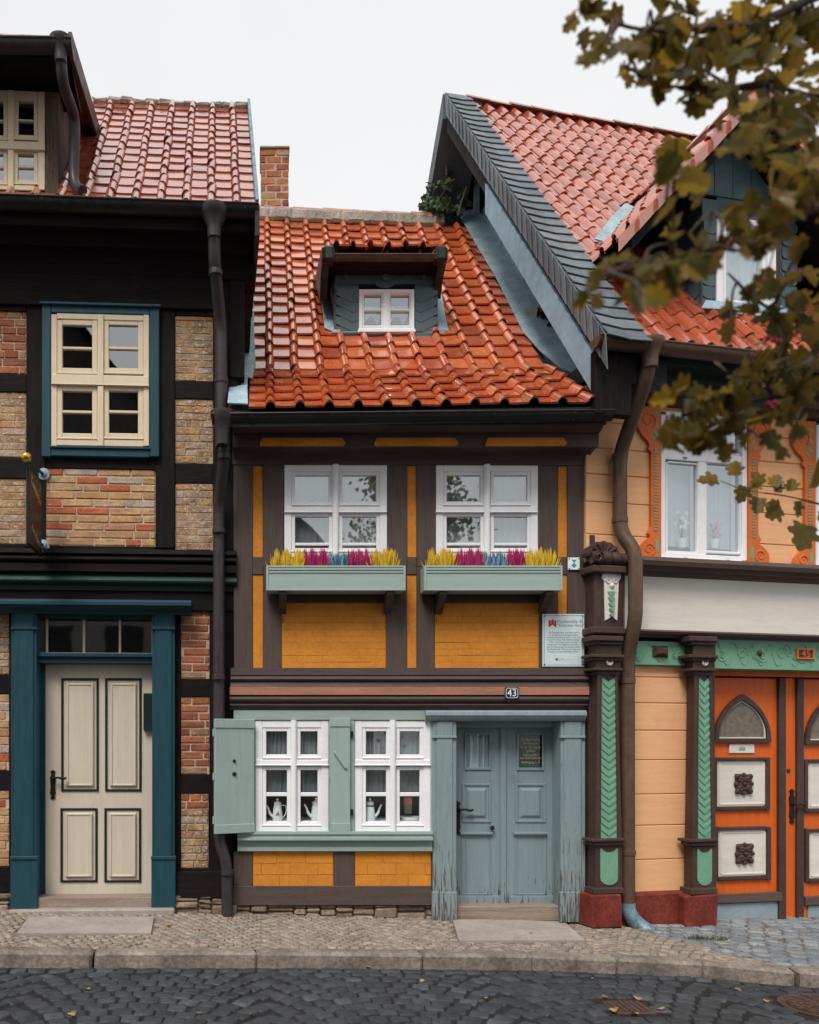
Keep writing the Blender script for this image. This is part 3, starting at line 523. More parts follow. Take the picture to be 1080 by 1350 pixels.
# ---------------- coffee pots and tin behind the panes
def coffee_pot(px,py0,py1,flip,label,deco):
    w=-.09; u,v0=M.pt(px,py1,w); _,v1=M.pt(px,py0,w); h=v1-v0; f=-1 if flip else 1
    C_=thing('coffee_pot',label,'coffee pot',M.M@Vector((u,-w,v0)),0,'coffee pots on the window sill')
    k=h/.24; MB().lathe([(.05*k,0),(.056*k,.01*k),(.056*k,.05*k),(.047*k,.13*k),(.04*k,.175*k),(.043*k,.185*k)],(u,-w,v0),20).build('body',M_['pot'],C_,M)
    MB().lathe([(.044*k,.185*k),(.04*k,.2*k),(.018*k,.212*k),(.008*k,.216*k),(.014*k,.228*k),(.009*k,.24*k),(.001,.242*k)],(u,-w,v0),18).build('lid',M_['pot'],C_,M)
    MB().tube([(u-f*.05*k,-w,v0+.045*k),(u-f*.085*k,-w,v0+.075*k),(u-f*.10*k,-w,v0+.13*k),(u-f*.125*k,-w,v0+.175*k)],[.018*k,.015*k,.011*k,.008*k],10,0,.03).build('spout',M_['pot'],C_,M)
    MB().tube([(u+f*.042*k,-w,v0+.165*k),(u+f*.085*k,-w,v0+.17*k),(u+f*.10*k,-w,v0+.13*k),(u+f*.085*k,-w,v0+.06*k),(u+f*.052*k,-w,v0+.03*k)],.006*k,8,0,.03).build('handle',M_['pot'],C_,M)
    d=MB()
    if deco=='rose':
        for a,b_,r in ((0,.075,.016),(-.014,.062,.008),(.014,.066,.008),(.005,.095,.007)): d.lathe([(r*k,0),(r*.7*k,.003)],(u+a*k,-w-.0535*k,v0+b_*k),10,0,'y')
        mm=M_['potr']
    elif deco=='band':
        d.lathe([(.0435*k,.152*k),(.0455*k,.153*k),(.0445*k,.166*k),(.043*k,.167*k)],(u,-w,v0),20); mm=M_['navy']
    else:
        for q in range(7): d.box((u+.012*k+(q%2)*.014*k,-w-.0555*k+.004*(q%2),v0+(.03+q*.014)*k),(u+.020*k+(q%2)*.014*k,-w-.050*k,v0+(.04+q*.014)*k),.002)
        mm=M_['potb']
    d.build('painted_pattern',mm,C_,M); return C_
coffee_pot(366,1053,1082,False,'white coffee pot with a red flower in the shuttered window','rose')
coffee_pot(417,1052,1082,False,'white coffee pot with a dark sprig pattern in the shuttered window','sprig')
coffee_pot(488,1052.5,1082,True,'white coffee pot with a blue patterned band in the right-hand window','band')
u,v=M.pt(538.5,1072.5,-.16); TB=thing('tin_box','small red and tan tin standing behind the bottom right pane','tin',M.M@Vector((u,.16,v)))
MB().fbox(M,(533.5,1061,543,1073),-.2,-.16,.003).build('base',M_['raw'],TB,M); MB().fbox(M,(533,1051.5,543.5,1061),-.202,-.158,.003).build('lid',M_['potr'],TB,M)
u,v=M.pt(541,1082,-.15); o=MB().lathe([(.05,0),(.085,.01),(.092,.035),(.088,.036),(.08,.014),(.0,.008)],(u,.15,v),24).build('dish',M_['pot'],None,M,origin=M.M@Vector((u,.15,v))); tag(o,'pale low dish on the sill below the red tin','dish')
# ---------------- plates on the wall
u,v=M.pt(743,879,.03); PL=thing('information_plaque','pale enamel plaque with a red crest and grey German text on the brown corner post','plaque',M.M@Vector((u,-.02,v)))
MB().fbox(M,(715.5,809.5,770.5,879),.012,.026,.002).build('plate',M_['enamel'],PL,M)
MB().ring(M,(717.3,811.3,768.7,877.2),(717.9,811.9,768.1,876.6),.026,.0268,.0002).build('border_line',M_['ink'],PL,M)
for x in (717.8,768.2):
    for y in (812,876.3): uu,vv=M.pt(x,y,.026); MB().lathe([(.006,0),(.006,.004),(.003,.006)],(uu,-.026,vv),10,0,'y').build('screw',M_['iron'],PL,M)
cu,cv=M.pt(728.6,821.5,.027); k=.0068; c=MB()
for pts in ([(-5,-5),(-5,2.5),(-3.6,4),(-2.2,2.5),(-2.2,-.5),(2.2,-.5),(2.2,2.5),(3.6,4),(5,2.5),(5,-5),(3,-4),(0,-2),(-3,-4)],[(-1.5,-.4),(-1.5,3.4),(0,5.4),(1.5,3.4),(1.5,-.4)]):
    c.prism([(cu+x*k*.95,cv+y*k) for x,y in pts],'y',-.0275,-.026)
c.build('crest',M_['red'],PL,M)
text('Kochstraße 43',.036,M,735,819.5,.0265,M_['ink'],PL,align='LEFT',ex=.0004); text('"Kleinste Haus"',.036,M,735,824.5,.0265,M_['ink'],PL,align='LEFT',ex=.0004)
for i,s_ in enumerate(('Das "Kleinste Haus" der Stadt wurde','im 18. Jahrhundert als Fachwerkbau','errichtet. Das Haus ist 4,20 m hoch und','nur 2,95 m breit. Die Türhöhe beträgt','1,70 m. Das Haus wurde von einer','Familie bis in die Gegenwart bewohnt.','Die Einrichtung zeigt das einfache Leben','der Handwerker. Heute ist das Haus ein','Museum und kann besichtigt werden.')): text(s_,.0205,M,743,834+i*3.15,.0265,M_['ink'],PL,ex=.0003,sx=.82)
text('■ ‡ ≡ - - - -',.028,M,743,869.5,.0265,M_['ink'],PL,ex=.0003)
u,v=M.pt(757,751,.02); EM=thing('heritage_plaque','small white square plate with a blue hourglass shield on the brown corner post','plaque',M.M@Vector((u,-.01,v)))
MB().fbox(M,(749,735,764.8,751.2),.008,.02,.003).build('plate',M_['whitep'],EM,M); cu,cv=M.pt(757,743,.021); k=.0063; e=MB()
for pts in ([(-3.6,5.2),(3.6,5.2),(0,1)],[(0,1),(3.4,-2.4),(0,-5.6),(-3.4,-2.4)]): e.prism([(cu+x*k,cv+y*k) for x,y in pts],'y',-.0212,-.0195)
e.build('emblem',M_['cyan'],EM,M)
for x in (750.6,763.2):
    for y in (736.6,749.6): uu,vv=M.pt(x,y,.02); MB().lathe([(.005,0),(.005,.003),(.002,.004)],(uu,-.02,vv),8,0,'y').build('screw',M_['iron'],EM,M)
u,v=M.pt(675,921.5,.07); NR=thing('house_number_sign','navy enamel number plate reading 43 above the grey-blue door','sign',M.M@Vector((u,-.06,v)))
MB().fbox(M,(666,906,684.5,921.5),.055,.068,.003).build('plate',M_['navy'],NR,M)
cu,cv=M.pt(675.2,913.7,.069); a,b_=.050,.041; q=.012; out=[(a,b_-q),(a-q,b_),(-a+q,b_),(-a,b_-q),(-a,-b_+q),(-a+q,-b_),(a-q,-b_),(a,-b_+q)]
bb=MB(); kk=.93
vs=[(cu+x,-.0692,cv+y) for x,y in out]+[(cu+x*kk,-.0692,cv+y*kk*.985) for x,y in out]+[(cu+x,-.0675,cv+y) for x,y in out]
bb.add(vs,[(i,(i+1)%8,8+(i+1)%8,8+i) for i in range(8)]+[(i,(i+1)%8,16+(i+1)%8,16+i) for i in range(8)]); bb.build('border_line',M_['whitep'],NR,M)
text('43',.085,M,675.2,913.9,.069,M_['whitep'],NR,ex=.001,sx=.92)
def mbcut(b,cp,cn):
    "cut a mesh builder's geometry with a plane (in its own frame), dropping the side the normal points to"
    bm=bmesh.new(); vv=[bm.verts.new(v) for v in b.v]
    for f,s_ in zip(b.f,b.s):
        q=bm.faces.new([vv[i] for i in f]); q.smooth=s_
    bmesh.ops.bisect_plane(bm,geom=bm.verts[:]+bm.edges[:]+bm.faces[:],plane_co=cp,plane_no=cn,clear_outer=True); bm.verts.index_update()
    r=MB(); r.add([v.co.copy() for v in bm.verts],[tuple(v.index for v in f.verts) for f in bm.faces],0,True); bm.free(); return r
# ---------------- main roof
nrm=lambda a,c:Vector(((c-a).y,-(c-a).x,0)).normalized()
g=.253; w_=.229; EY=.42
def mpath(s):
    k=5*g
    if s<k: return s*math.cos(R(36.5)),s*math.sin(R(36.5))
    return k*math.cos(R(36.5))+(s-k)*math.cos(R(48.5)),k*math.sin(R(36.5))+(s-k)*math.sin(R(48.5))
Oz=M.pt(345,543,EY)[1]
def mdef(v):
    h=(v.z-Oz)/3.9; u=v.x/2.9; return Vector((v.x,v.y,v.z+u*(.05*(1-h)-.10*h)-.03*math.sin(math.pi*min(max(u,0),1))*h))
def roofhit(px,py,lift=0):
    "point of the small house's roof plane seen at a pixel of the photograph"
    d=Vector(((px-PX0)/FPX,1,(PY0-py)/FPX)); best=None
    for i in range(0,900):
        s=i*.0065; a=mpath(s); y=-EY+a[0]; t=(y+DC); p=Vector((0,-DC,HC))+d*t; zz=mdef(Vector((p.x+.247,y,Oz+a[1]))).z
        e=abs(p.z-zz)
        if best is None or e<best[0]: best=(e,Vector((p.x,y,zz+lift)),s)
    return best[1],best[2]
VA,_=roofhit(606,286); VB,_=roofhit(690,445); VC,_=roofhit(794,540)
c1=roofhit(442,444)[0]; 
DU0,DU1=c1.x+.247-.06,roofhit(578,444)[0].x+.247+.05; DS=roofhit(510,444)[1]
b=MB(); U_=Vector((1,0,0)); BK=Vector((0,1,0))
uo=M.pt(350,540,EY)[0]; Ob=Vector((uo-w_,-EY,Oz))
def mskip(u,s): 
    uu=u+uo-w_
    return DU0+.16<uu<DU1-.16 and DS-.02<s<DS+.9
PN=lambda a,c:(nrm(a,c) if nrm(a,c).x>0 else -nrm(a,c))
VD,_=roofhit(714,482)
lo_=MB(); tiles(lo_,Ob,U_,BK,mpath,w_,g,0,15,0,5,None,deform=mdef); lo_=mbcut(lo_,M.I@VD,PN(VD,VC))
tiles(b,Ob,U_,BK,mpath,w_,g,0,14,5,21,mskip,deform=mdef); b=mbcut(b,M.I@VA,PN(VA,VD)); b.add(lo_.v,lo_.f,0,True)
RO=b.build('roof',M_['tile'],MH,M,cut=[((M.M@Vector((M.pt(328,540,EY)[0],0,0))),(-1,0,0))],sharp=40)
# under-roof deck, back slope
b=MB(); pts=[mpath(s) for s in (0,5*g,21.4*g)]; top=mpath(21.4*g); ua,ub=-.02,2.95
def dk(p,u,dz): return mdef(Vector((u,-EY+p[0],Oz+p[1]+dz)))
prof=[(0,-.02),(1,-.02),(2,-.02)]
vs=[dk(pts[i],u,-.015) for u in (ua,ub) for i in (0,1,2)]+[dk(pts[i],u,-.12) for u in (ua,ub) for i in (0,1,2)]
fs=[(0,1,4,3),(1,2,5,4),(6,7,10,9),(7,8,11,10),(0,3,9,6)]; b.add(vs,fs)
pb=[dk(top,ua,-.015),dk(top,ub,-.015),Vector((ub,-EY+top[0]*2,Oz)),Vector((ua,-EY+top[0]*2,Oz))]; b.add(pb,[(0,1,2,3)])
b.build('roof_deck',M_['dark'],RO,M,cut=[(VA+Vector((.10,0,0)),nrm(VA,VB) if nrm(VA,VB).x>0 else -nrm(VA,VB))],recalc=False)
rt=[dk(top,u,.0)+Vector((0,.0,.05)) for u in (-.06,2.45)]
rm=MB(); ridge(rm,rt[0]+Vector((0,.03,.035)),rt[1]+Vector((0,.03,.035)),7,.085); rm.build('ridge_tiles',M_['tile_l'],RO,M)
b=MB(); ua_=rt[0]; 
for i in range(26):
    p0=rt[0].lerp(rt[1],i/26); p1=rt[0].lerp(rt[1],(i+1)/26); b.box((p0.x-.02,p0.y-.09-random.uniform(0,.03),p0.z-.12),(p1.x+.02,p0.y+.1,p0.z+.03+random.uniform(-.012,.008)),.025,0,.008)
b.build('ridge_mortar',M_['mortar'],RO,M)
b=MB(); strip(b,[(roofhit(320,305,.03)[0],roofhit(334,305,.03)[0]),(roofhit(318,380,.03)[0],roofhit(335,380,.03)[0]),(roofhit(318,440,.05)[0],roofhit(335,440,.05)[0]),(roofhit(316,490,.08)[0],roofhit(337,485,.06)[0]),(roofhit(318,505,.08)[0],roofhit(333,508,.06)[0])],.01); b.build('wall_flashing',M_['lead'],RO,WORLD)
b=MB(); strip(b,[(roofhit(304,500,.06)[0],roofhit(327,503,.07)[0]),(roofhit(302,520,.06)[0],roofhit(326,520,.07)[0]),(roofhit(300,541,.06)[0],roofhit(327,542,.06)[0])],.01); b.build('wall_flashing',M_['lead'],RO,WORLD)
# chimney behind the ridge
CX=Frame((362-PX0)/FPX*11.6,4.45,0)
def chim():
    u0,u1,v0,v1=CX.rect((343.5,196,381,300),0); b=MB(); b.box((u0+.008,.008,v0),(u1-.008,.5,v1),.002,1); rows=11; h=(v1-v0)/rows
    for i in range(rows):
        x=u0-(.13 if i%2 else 0)
        while x<u1-.02:
            a=max(x,u0); q=min(x+.20,u1); x+=.21
            if q-a>.03: b.box((a+.004,random.uniform(0,.006),v0+i*h+.008),(q-.004,.06,v0+(i+1)*h-.006),.006,0,.004)
    b.box((u0-.01,-.02,v1+.001),(u1+.01,.53,v1+.035),.01,1); b.build('chimney',[M_['redbrick'],M_['tanm']],RO,CX)
chim()
# dormer
DW=1.06
fy=c1.y; Fd=Frame(0,fy,0)
rd=lambda r,w0,w1,m,nm='dormer_front',c=.004: MB().fbox(Fd,r,w0,w1,c).build(nm,m,DM,Fd)
DM=MB().fbox(Fd,(442,372,473,446),-.9,0).fbox(Fd,(547,372,577.5,446),-.9,0).fbox(Fd,(442,352,577.5,374),-.9,.012).fbox(Fd,(473,436,547,446),-.9,0).build('dormer',M_['slate_b'],MH,Fd)
for (x0,x1,f) in ((443,473,1),(547,576.5,-1)):
    b=MB()
    for k in range(5):
        y=384+k*12.5; u0,va=Fd.pt(x0,y-3,0); u1,vb=Fd.pt(x1,y+13,0); mid=u0+(u1-u0)*(.75 if f>0 else .25); vm=vb; hh=.05
        pts=[(u0,va),(u1,va),(u1,vb+(0.03 if f<0 else -.0)),(mid,vb-.03),(u0,vb+(.05 if f>0 else .02))] if f>0 else [(u0,va),(u1,va),(u1,vb+.05),(mid,vb-.03),(u0,vb)]
        b.prism(pts,'y',-.028+k*.004,-.012+k*.004)
    b.build('slate_cladding',M_['slate_b'],DM,Fd)
cu,cv=Fd.pt(508,364,.02); b=MB()
for r,x in ((.045,0),(.03,-.42),(.03,.42)): b.lathe([(r,0),(r*.9,.012),(r*.5,.014),(r*.42,.022),(.002,.024)],(cu+x*.9,-.012,cv-.0),18,0,'y')
for sx in (-1,1): b.tube([(cu+sx*(.02+.2*t),-.014,cv-.09+.10*t*t+.02) for t in [k/6 for k in range(7)]],.007,6)
b.prism([(cu+.1*math.cos(a),cv-.055+.06*math.sin(a)) for a in [math.pi+math.pi*k/10 for k in range(11)]],'y',-.022,-.012)
b.build('carved_ornament',M_['slate_b'],DM,Fd)
wf=win4(Fd,MH,(473.5,381,546.5,437.5),(504.5,514),(300,300.5),4.5,2.5,.035,mullround=False) if 0 else None
o=(473.5,381,546.5,437.5); b=MB().ring(Fd,o,(478,385.5,542,431.5),-.08,.035,.004).fbox(Fd,(505,384,513,434),-.06,.03,.004).fbox(Fd,(472,433,548,437.5),-.06,.055,.004); wf=b.build('dormer_window',M_['white'],DM,Fd)
for x0,x1 in ((478,505),(513,542)):
    s=MB(); s.ring(Fd,(x0,385.5,x1,431.5),(x0+2.2,388,x1-2.2,428.5),-.05,.022,.003).fbox(Fd,(x0+2,407,x1-2,409.2),-.03,.018,.002)
    s.fbox(Fd,(x0+2.5,388.5,x1-2.5,428.3),-.02,-.016,.0003,1); s.build('sash',[M_['white'],GLU],DM,Fd)
B(Fd,'dormer_back',(470,380,550,436),-.42,-.35,M_['interior'],DM)
for i,x in enumerate((480,514)):
    curtain(Fd,(x,404,x+26,428),-.06,3,'white lace figure curtain in the %s half of the dormer window'%('left','right')[i],NETW,amp=.01,scallop=.08,name='lace_curtain')
# dormer roof, eaves
b=MB(); zE=Fd.pt(505,334,.22)[1]; uL,uR=Fd.pt(424,336,.22)[0],Fd.pt(588,336,.22)[0]; sl_=math.tan(R(17))
b.prism([(-.20,zE),(-.20,zE-.05),(-.1,zE-.09),(0,zE-.09),(1.35,zE+1.35*sl_-.12),(1.35,zE+1.35*sl_)],'x',uL+.02,uR-.02); b.build('dormer_eaves',M_['black_h'],DM,Fd)
b=MB(); tiles(b,Vector((uL+.1,-.30,zE+.0)),U_,BK,lambda s:(s*math.cos(R(17)),s*math.sin(R(17))),(uR-uL-.2)/6,.26,0,6,0,6,jit=.006); b.build('dormer_roof',M_['tile'],DM,Fd,sharp=40)
for f,uu in ((-1,uL),(1,uR)):
    b=MB(); xx=sorted((uu,uu-f*.12)); b.box((xx[0],-.33,zE-.13),(xx[1],-.20,zE+.03),.03)
    b.prism([(-.25,zE+.04),(-.25,zE-.10),(-.1,zE-.16),(.02,zE-.30),(.45,zE+.02),(1.3,zE+1.3*sl_+.05)],'x',xx[0]+(0 if f<0 else .05),xx[1]-(.05 if f<0 else 0)); b.build('dormer_verge',M_['gutter_d'],DM,Fd)
gutter(Fd,436,581,335,335,.26,.042,DM,M_['rust'],0)
b=MB(); P=lambda x,y,l=.05:roofhit(x,y,l)[0]
strip(b,[(P(422,395,.10),P(446,395,.12)),(P(425,420,.09),P(446,425,.12)),(P(428,440,.06),P(448,447,.08)),(P(446,447,.05),P(452,449,.05))],.008); b.build('dormer_flashing',M_['lead'],DM,WORLD); b=MB()
strip(b,[(P(574,395,.12),P(582,395,.08)),(P(574,430,.12),P(588,430,.07)),(P(572,444,.06),P(592,443,.04))],.008); b.build('dormer_flashing',M_['lead'],DM,WORLD)
b=MB(); fv=Fd.pt(510,446,0); strip(b,[(Fd.M@Vector((Fd.pt(440,440,0)[0],-.0,fv[1]+.03)),P(436,447,.07)),(Fd.M@Vector((Fd.pt(580,440,0)[0],-.0,fv[1]+.03)),P(590,445,.07))],.008); b.build('dormer_flashing',M_['lead'],DM,WORLD)
b=MB().fbox(Fd,(440.5,350,445,446),-.75,.004); b.build('dormer_cheek',M_['slate_b'],DM,Fd)
# ================================================================ the black-framed house on the left
L=Frame(-.27,0,R(3))
LH=thing('half_timbered_house','black half-timbered house with red and tan brick infill, teal window frame and beige panelled door','house',(-.27,0,0),R(3))
def lb(n_,r,w0,w1,m,**k): return B(L,n_,r,w0,w1,M_[m],LH,**k)
B(L,'wall',(-420,270,308,1200),-.9,-.6,M_['interior'],LH)
# upper storey
for x0,x1,y0,y1 in ((34.5,60,398,722),(60,67,398,600),(200,208,400,600),(205,231,398,722),(281,313,330,725)): lb('post',(x0,y0,x1,y1),-.65,random.uniform(0,.008),'black_v',j=.004)
for x0,x1,ys in ((-70,34.5,((398,409),(492,516),(602,630),(717,724))),(231,281,((398,416),(502,526),(611,637),(726,728)))):
    for y0,y1 in ys: lb('rail',(x0,y0,x1,y1),-.65,random.uniform(-.004,.002),'black_h',j=.003)
lb('rail',(60,601,205,617.5),-.65,.004,'black_h',j=.004); lb('rail',(60,720,205,724),-.65,.0,'black_h'); lb('wall_plate',(-300,335,281,400),-.65,.03,'black_h')
RB=[M_['redbrick'],M_['lime']]; TB_=[M_['tanbrick'],M_['lime']]; WB=[M_['washbrick'],M_['tanm']]
bricks(L,(-70,409,34.5,492),-.012,8,.235,RB,LH,label='red brick infill panel')
bricks(L,(-70,516,34.5,602),-.012,9,.22,WB,LH,gap=.006,proud=.003); bricks(L,(-70,630,34.5,717),-.012,9,.22,WB,LH,gap=.006,proud=.003)
bricks(L,(231,416,281,423),-.008,1,.28,RB,LH,hdr=False,label='red brick course above a tan panel'); bricks(L,(231,423.2,281,502),-.012,9,.18,WB,LH,gap=.006,proud=.003,j=.003)
bricks(L,(231,526,281,611),-.012,9,.2,WB,LH,gap=.006,proud=.003,j=.003); bricks(L,(231,637,281,726),-.012,9,.2,WB,LH,gap=.006,proud=.003,j=.003)
bricks(L,(60,617.5,205,720),-.010,10,.27,TB_,LH,gap=.012,label='large tan brick panel with a few red bricks')
MB().ring(L,(55,401,210,602),(67,413.5,197,588.5),-.1,.05,.006).fbox(L,(52,398.5,212,402),-.05,.075,.004).fbox(L,(65,588.5,198,591),0,.065,.004).build('window_surround',M_['teal'],LH,L)
win4(L,LH,(67.5,414,196.5,588),(128.5,136.5),(494,507.5),7.5,7,.045,m=M_['beige'],g=GLU,munup=(457,460.5),mun=(541,544.5),mullround=False,bot=9)
# belt mouldings and jetty
MB().mold(L,-300,312,[(722,.05),(728,.07),(729,.04)]+halfround(730,741,.03,.04)+[(742,.05),(752,.05),(753,.02),(756,.02)],-.6,).build('belt_beam',M_['black_h'],LH,L)
MB().mold(L,-300,312,[(756.2,.01)]+halfround(757,770,.01,.035)+[(771,.0),(777,-.01)],-.6).build('belt_beam',M_['dkgreen'],LH,L)
lb('lintel_beam',(-300,777.3,312,803),-.65,-.03,'black_h')
# ground storey
gw=-.05
for x0,x1,y0,y1 in ((12,17,803,1180),(229,238.5,803,1180),(276.5,308,803,1180)): lb('post',(x0,y0,x1,y1),-.65,gw+random.uniform(0,.006),'black_v',j=.003)
for x0,x1,ys in ((-70,13,((889,915),(1016,1042),(1143,1180))),(238.5,276.5,((795,803),(895,919),(1021,1046),(1145,1178)))):
    for y0,y1 in ys: lb('rail',(x0,y0,x1,y1),-.65,gw-.002,'black_h',j=.003)
for y0,y1,t in ((803,889,WB),(915,1016,TB_),(1042,1143,TB_)): bricks(L,(-70,y0,13,y1),gw-.01,9,.2,t,LH)
bricks(L,(238.5,803,276.5,895),gw-.008,9,.24,RB,LH,gap=.013); bricks(L,(237,919,276.5,1021),gw-.008,10,.24,RB,LH,gap=.013); 
bricks(L,(234.5,1046,275,1066),gw-.008,2,.2,RB,LH,gap=.013,label='red brick course on top of a limewashed panel'); bricks(L,(234.5,1066.3,275,1145),gw-.008,8,.14,WB,LH,gap=.008)
lb('sill_beam',(230,1149,308,1184),-.6,.01,'black_h',j=.004); stones(L,(229,1179,312,1203),.0,LH,6); stones(L,(-90,1180,14,1203),.0,LH,6)
# door with teal pilasters
MB().mold(L,-300,252,[(789,.13),(792,.15),(796,.15),(797,.12),(800,.11),(806,.04),(808,.03)],-.3).build('door_cornice',M_['teal_h'],LH,L)
for x0,x1 in ((14.5,48),(200.5,230.5)):
    MB().fbox(L,(x0,807.5,x1,1199),-.4,.02,.005).fbox(L,(x0+4,808,x1-4,1130),0,.034,.004).fbox(L,(x0-.5,826,x1+.5,830),0,.045,.004).fbox(L,(x0-1,1130,x1+1,1199.5),0,.044,.005).fbox(L,(x0-1.5,1129,x1+1.5,1133.5),0,.056,.004).build('pilaster',M_['teal'],LH,L)
lb('door_head',(48,806,201,815),-.5,-.06,'teal_h'); lb('transom',(44,861,204,874.5),-.4,-.05,'teal_h'); lb('transom_ledge',(44,862,204,866),-.06,-.02,'teal_h')
T_=MB().ring(L,(48,813,203,863),(51,815.5,200,860.5),-.17,-.14,.003).fbox(L,(60,815,63,861.5),-.17,-.141,.003).fbox(L,(109,815,112,861.5),-.17,-.141,.003).fbox(L,(156.5,815,159.5,861.5),-.17,-.141,.003).build('transom_window',M_['beige'],LH,L); pane(L,(50,815,202,862),-.155,T_,GL)
dw=-.17
LD=MB().fbox(L,(57,874,203,1184),dw-.05,dw,.003).build('door',M_['bdoor'],LH,L)
for r in ((80.5,894,130,1043.5),(138.5,894,186.5,1043.5),(79.5,1065.5,128.5,1163.5),(137.5,1065.5,186,1163.5)):
    raised_panel(L,r,dw+.002,LD,M_['bdoor'],d=.014,mm=M_['bline'])
    MB().ring(L,(r[0]+7,r[1]+7,r[2]-7,r[3]-7),(r[0]+10,r[1]+10,r[2]-10,r[3]-10),dw,dw+.024,.006).build('panel',M_['bdoor'],LD,L)
handle(L,70,1015,1054,dw,88,1026,LD); lb('letter_box',(189,914,201,963),dw-.01,dw+.05,'bline')
lb('reveal',(44,874,60,1190),-.4,-.165,'teal'); lb('threshold',(47,1183.5,201,1199),-.4,.015,'raw')
o=MB().fbox(L,(11,1199.3,230,1209),-.3,.10,.012).build('door_step',M_['slab'],LH,L)
# eaves
MB().mold(L,-300,339,[(281,.38),(296,.36),(300,.26),(322,.20),(326,.12),(350,.06),(360,.03)],-.6).build('cornice',M_['black_h'],LH,L)
gutter(L,-120,341,251.5,268,.42,.075,LH,M_['gutter_d'],4)
lb('eaves_end_board',(336,268,342.5,311),-.35,.48,'gutter_d')
lg=gutter
pipe(L,[(282.5,300,.42),(283,345,.36),(291,432,.12),(292,520,.12),(292,590,.12)],.05,LH,M_['pipe_l'],[(284.5,360,.33,0),(292,502,.12,0)],hopper=(282.5,275,306,.42,.115))
# roof
LEY=.40; LO=L.pt(338,275,LEY); pit=R(50); lw,lg_=.197,.196
lpath=lambda s:(s*math.cos(pit),s*math.sin(pit)); b=MB()
tiles(b,Vector((LO[0]-16*lw,-LEY,LO[1])),Vector((1,0,0)),Vector((0,1,0)),lpath,lw,lg_,0,16,0,14,roll=.38,hr=.038,lift=.020,thick=.012,jit=.003)
LR=b.build('roof',M_['tile_l'],LH,L,cut=[(L.M@Vector((LO[0]-.01,0,0)),(L.M.to_3x3()@Vector((1,0,0))))],sharp=40)
e=lpath(14*lg_); b=MB(); u0,u1=LO[0]-4.5,LO[0]-.01
b.prism([(-LEY,LO[1]-.01),(-LEY+e[0],LO[1]+e[1]-.01),(-LEY+2*e[0]+1,LO[1]-.6),(-LEY+1,LO[1]-.6)],'x',u0,u1); b.build('roof_deck',M_['dark'],LR,L)
b=MB()
for i in range(24):
    x=LO[0]-i*.125; b.box((x-.14,-LEY+e[0]-.05-random.uniform(0,.02),LO[1]+e[1]-.03),(x,-LEY+e[0]+.14,LO[1]+e[1]+.03+random.uniform(-.008,.008)),.02,0,.008)
b.build('ridge_mortar',M_['mortar'],LR,L)
b=MB(); ridge(b,(LO[0]-3,-LEY+e[0]+.10,LO[1]+e[1]+.035),(LO[0],-LEY+e[0]+.10,LO[1]+e[1]+.035),8,.075,0,.8); b.build('ridge_tiles',M_['tile_l'],LR,L)
b=MB(); T=Matrix.Translation((LO[0],-LEY,LO[1]))@Matrix.Rotation(pit,4,'X'); b.box((-.008,-.02,-.16),(.018,14*lg_+.05,.075),.004,0,0,T); b.build('verge_strip',M_['zinc'],LR,L)
# side wall seen above the neighbour's roof
u0=L.pt(306,400,0)[0]; u1=L.pt(322.5,400,0)[0]; zb=L.pt(315,499,0)[1]; zt=L.pt(315,300,0)[1]
b=MB().box((u0,.02,zb-1.0),(u1-.03,2.6,zt+.4),.004,0).box((u0-.02,-.02,zb),(u1,.10,zt+.15),.006); b.box((u0,.0,zt+.0),(u1+.005,1.3,zt+.25),.004); b.build('side_cladding',M_['black_v'],LH,L)
# dormer on the left house
Lw=.30
b=MB().fbox(L,(-260,66,-31,262),-1.6,Lw).fbox(L,(59,66,60,262),-1.6,Lw).fbox(L,(-32,66,60,118),-1.6,Lw-.001).fbox(L,(-32,250,60,264),-1.6,Lw-.002).fbox(L,(-32,118,60,250),-1.6,-.25); LDm=b.build('dormer',M_['black_v'],LH,L)
LWD=win4(L,LH,(-31,118,59,250),(10,18),(185,196),9,5.5,Lw+.01,m=M_['beige'],g=GLU,munup=(156.8,159.5),mun=(218,221),mullround=False)
MB().fbox(L,(59.2,100,78,262),-.3,Lw+.012,.005,0,.004).build('corner_post',mat('weathered_brown_wood',(.10,.065,.045),.8,.35,2.2,st=V,bump=.8,bs=9,wear=(.03,.02,.018),wt=.6,ws=(60,60,3)),LDm,L)
u0=L.pt(78,150,Lw)[0]; v0,v1=L.pt(78,262,Lw)[1],L.pt(78,70,Lw)[1]; uV,vV=L.pt(95,48,.70)
b=MB()
for k in range(9): b.box((u0-.03,-.29+k*.17,v0-.2),(u0+.0+random.uniform(-.004,.004),-.29+k*.17+.165,vV+(.41+k*.17)*math.tan(R(15))-.05),.004)
b.build('dormer_cheek',mat('dark_weathered_planks',(.05,.038,.032),.8,.4,2,st=V,bump=.8,bs=9),LDm,L)
b=MB(); s18=math.tan(R(15)); lr=lambda y,o:vV+(y+.70)*s18+o
b.prism([(-.70,lr(-.70,0)),(-.70,lr(-.70,-.03)),(1.1,lr(1.1,-.03)),(1.1,lr(1.1,0))],'x',uV-3,uV-.02); b.build('dormer_roof',M_['tile_l'],LDm,L)
b=MB().prism([(-.71,lr(-.71,.03)),(-.71,lr(-.71,-.13)),(1.1,lr(1.1,-.14)),(1.1,lr(1.1,.02))],'x',uV-.028,uV); b.build('verge_board',M_['rbrown'],LDm,L)
b=MB().prism([(-.69,lr(-.69,-.05)),(-.69,lr(-.69,-.07)),(1.1,lr(1.1,-.08)),(1.1,lr(1.1,-.06))],'x',uV-3,uV-.03); b.build('soffit',mat('reddish_soffit_boards',(.26,.10,.055),.8,.4,6,bump=.6),LDm,L)
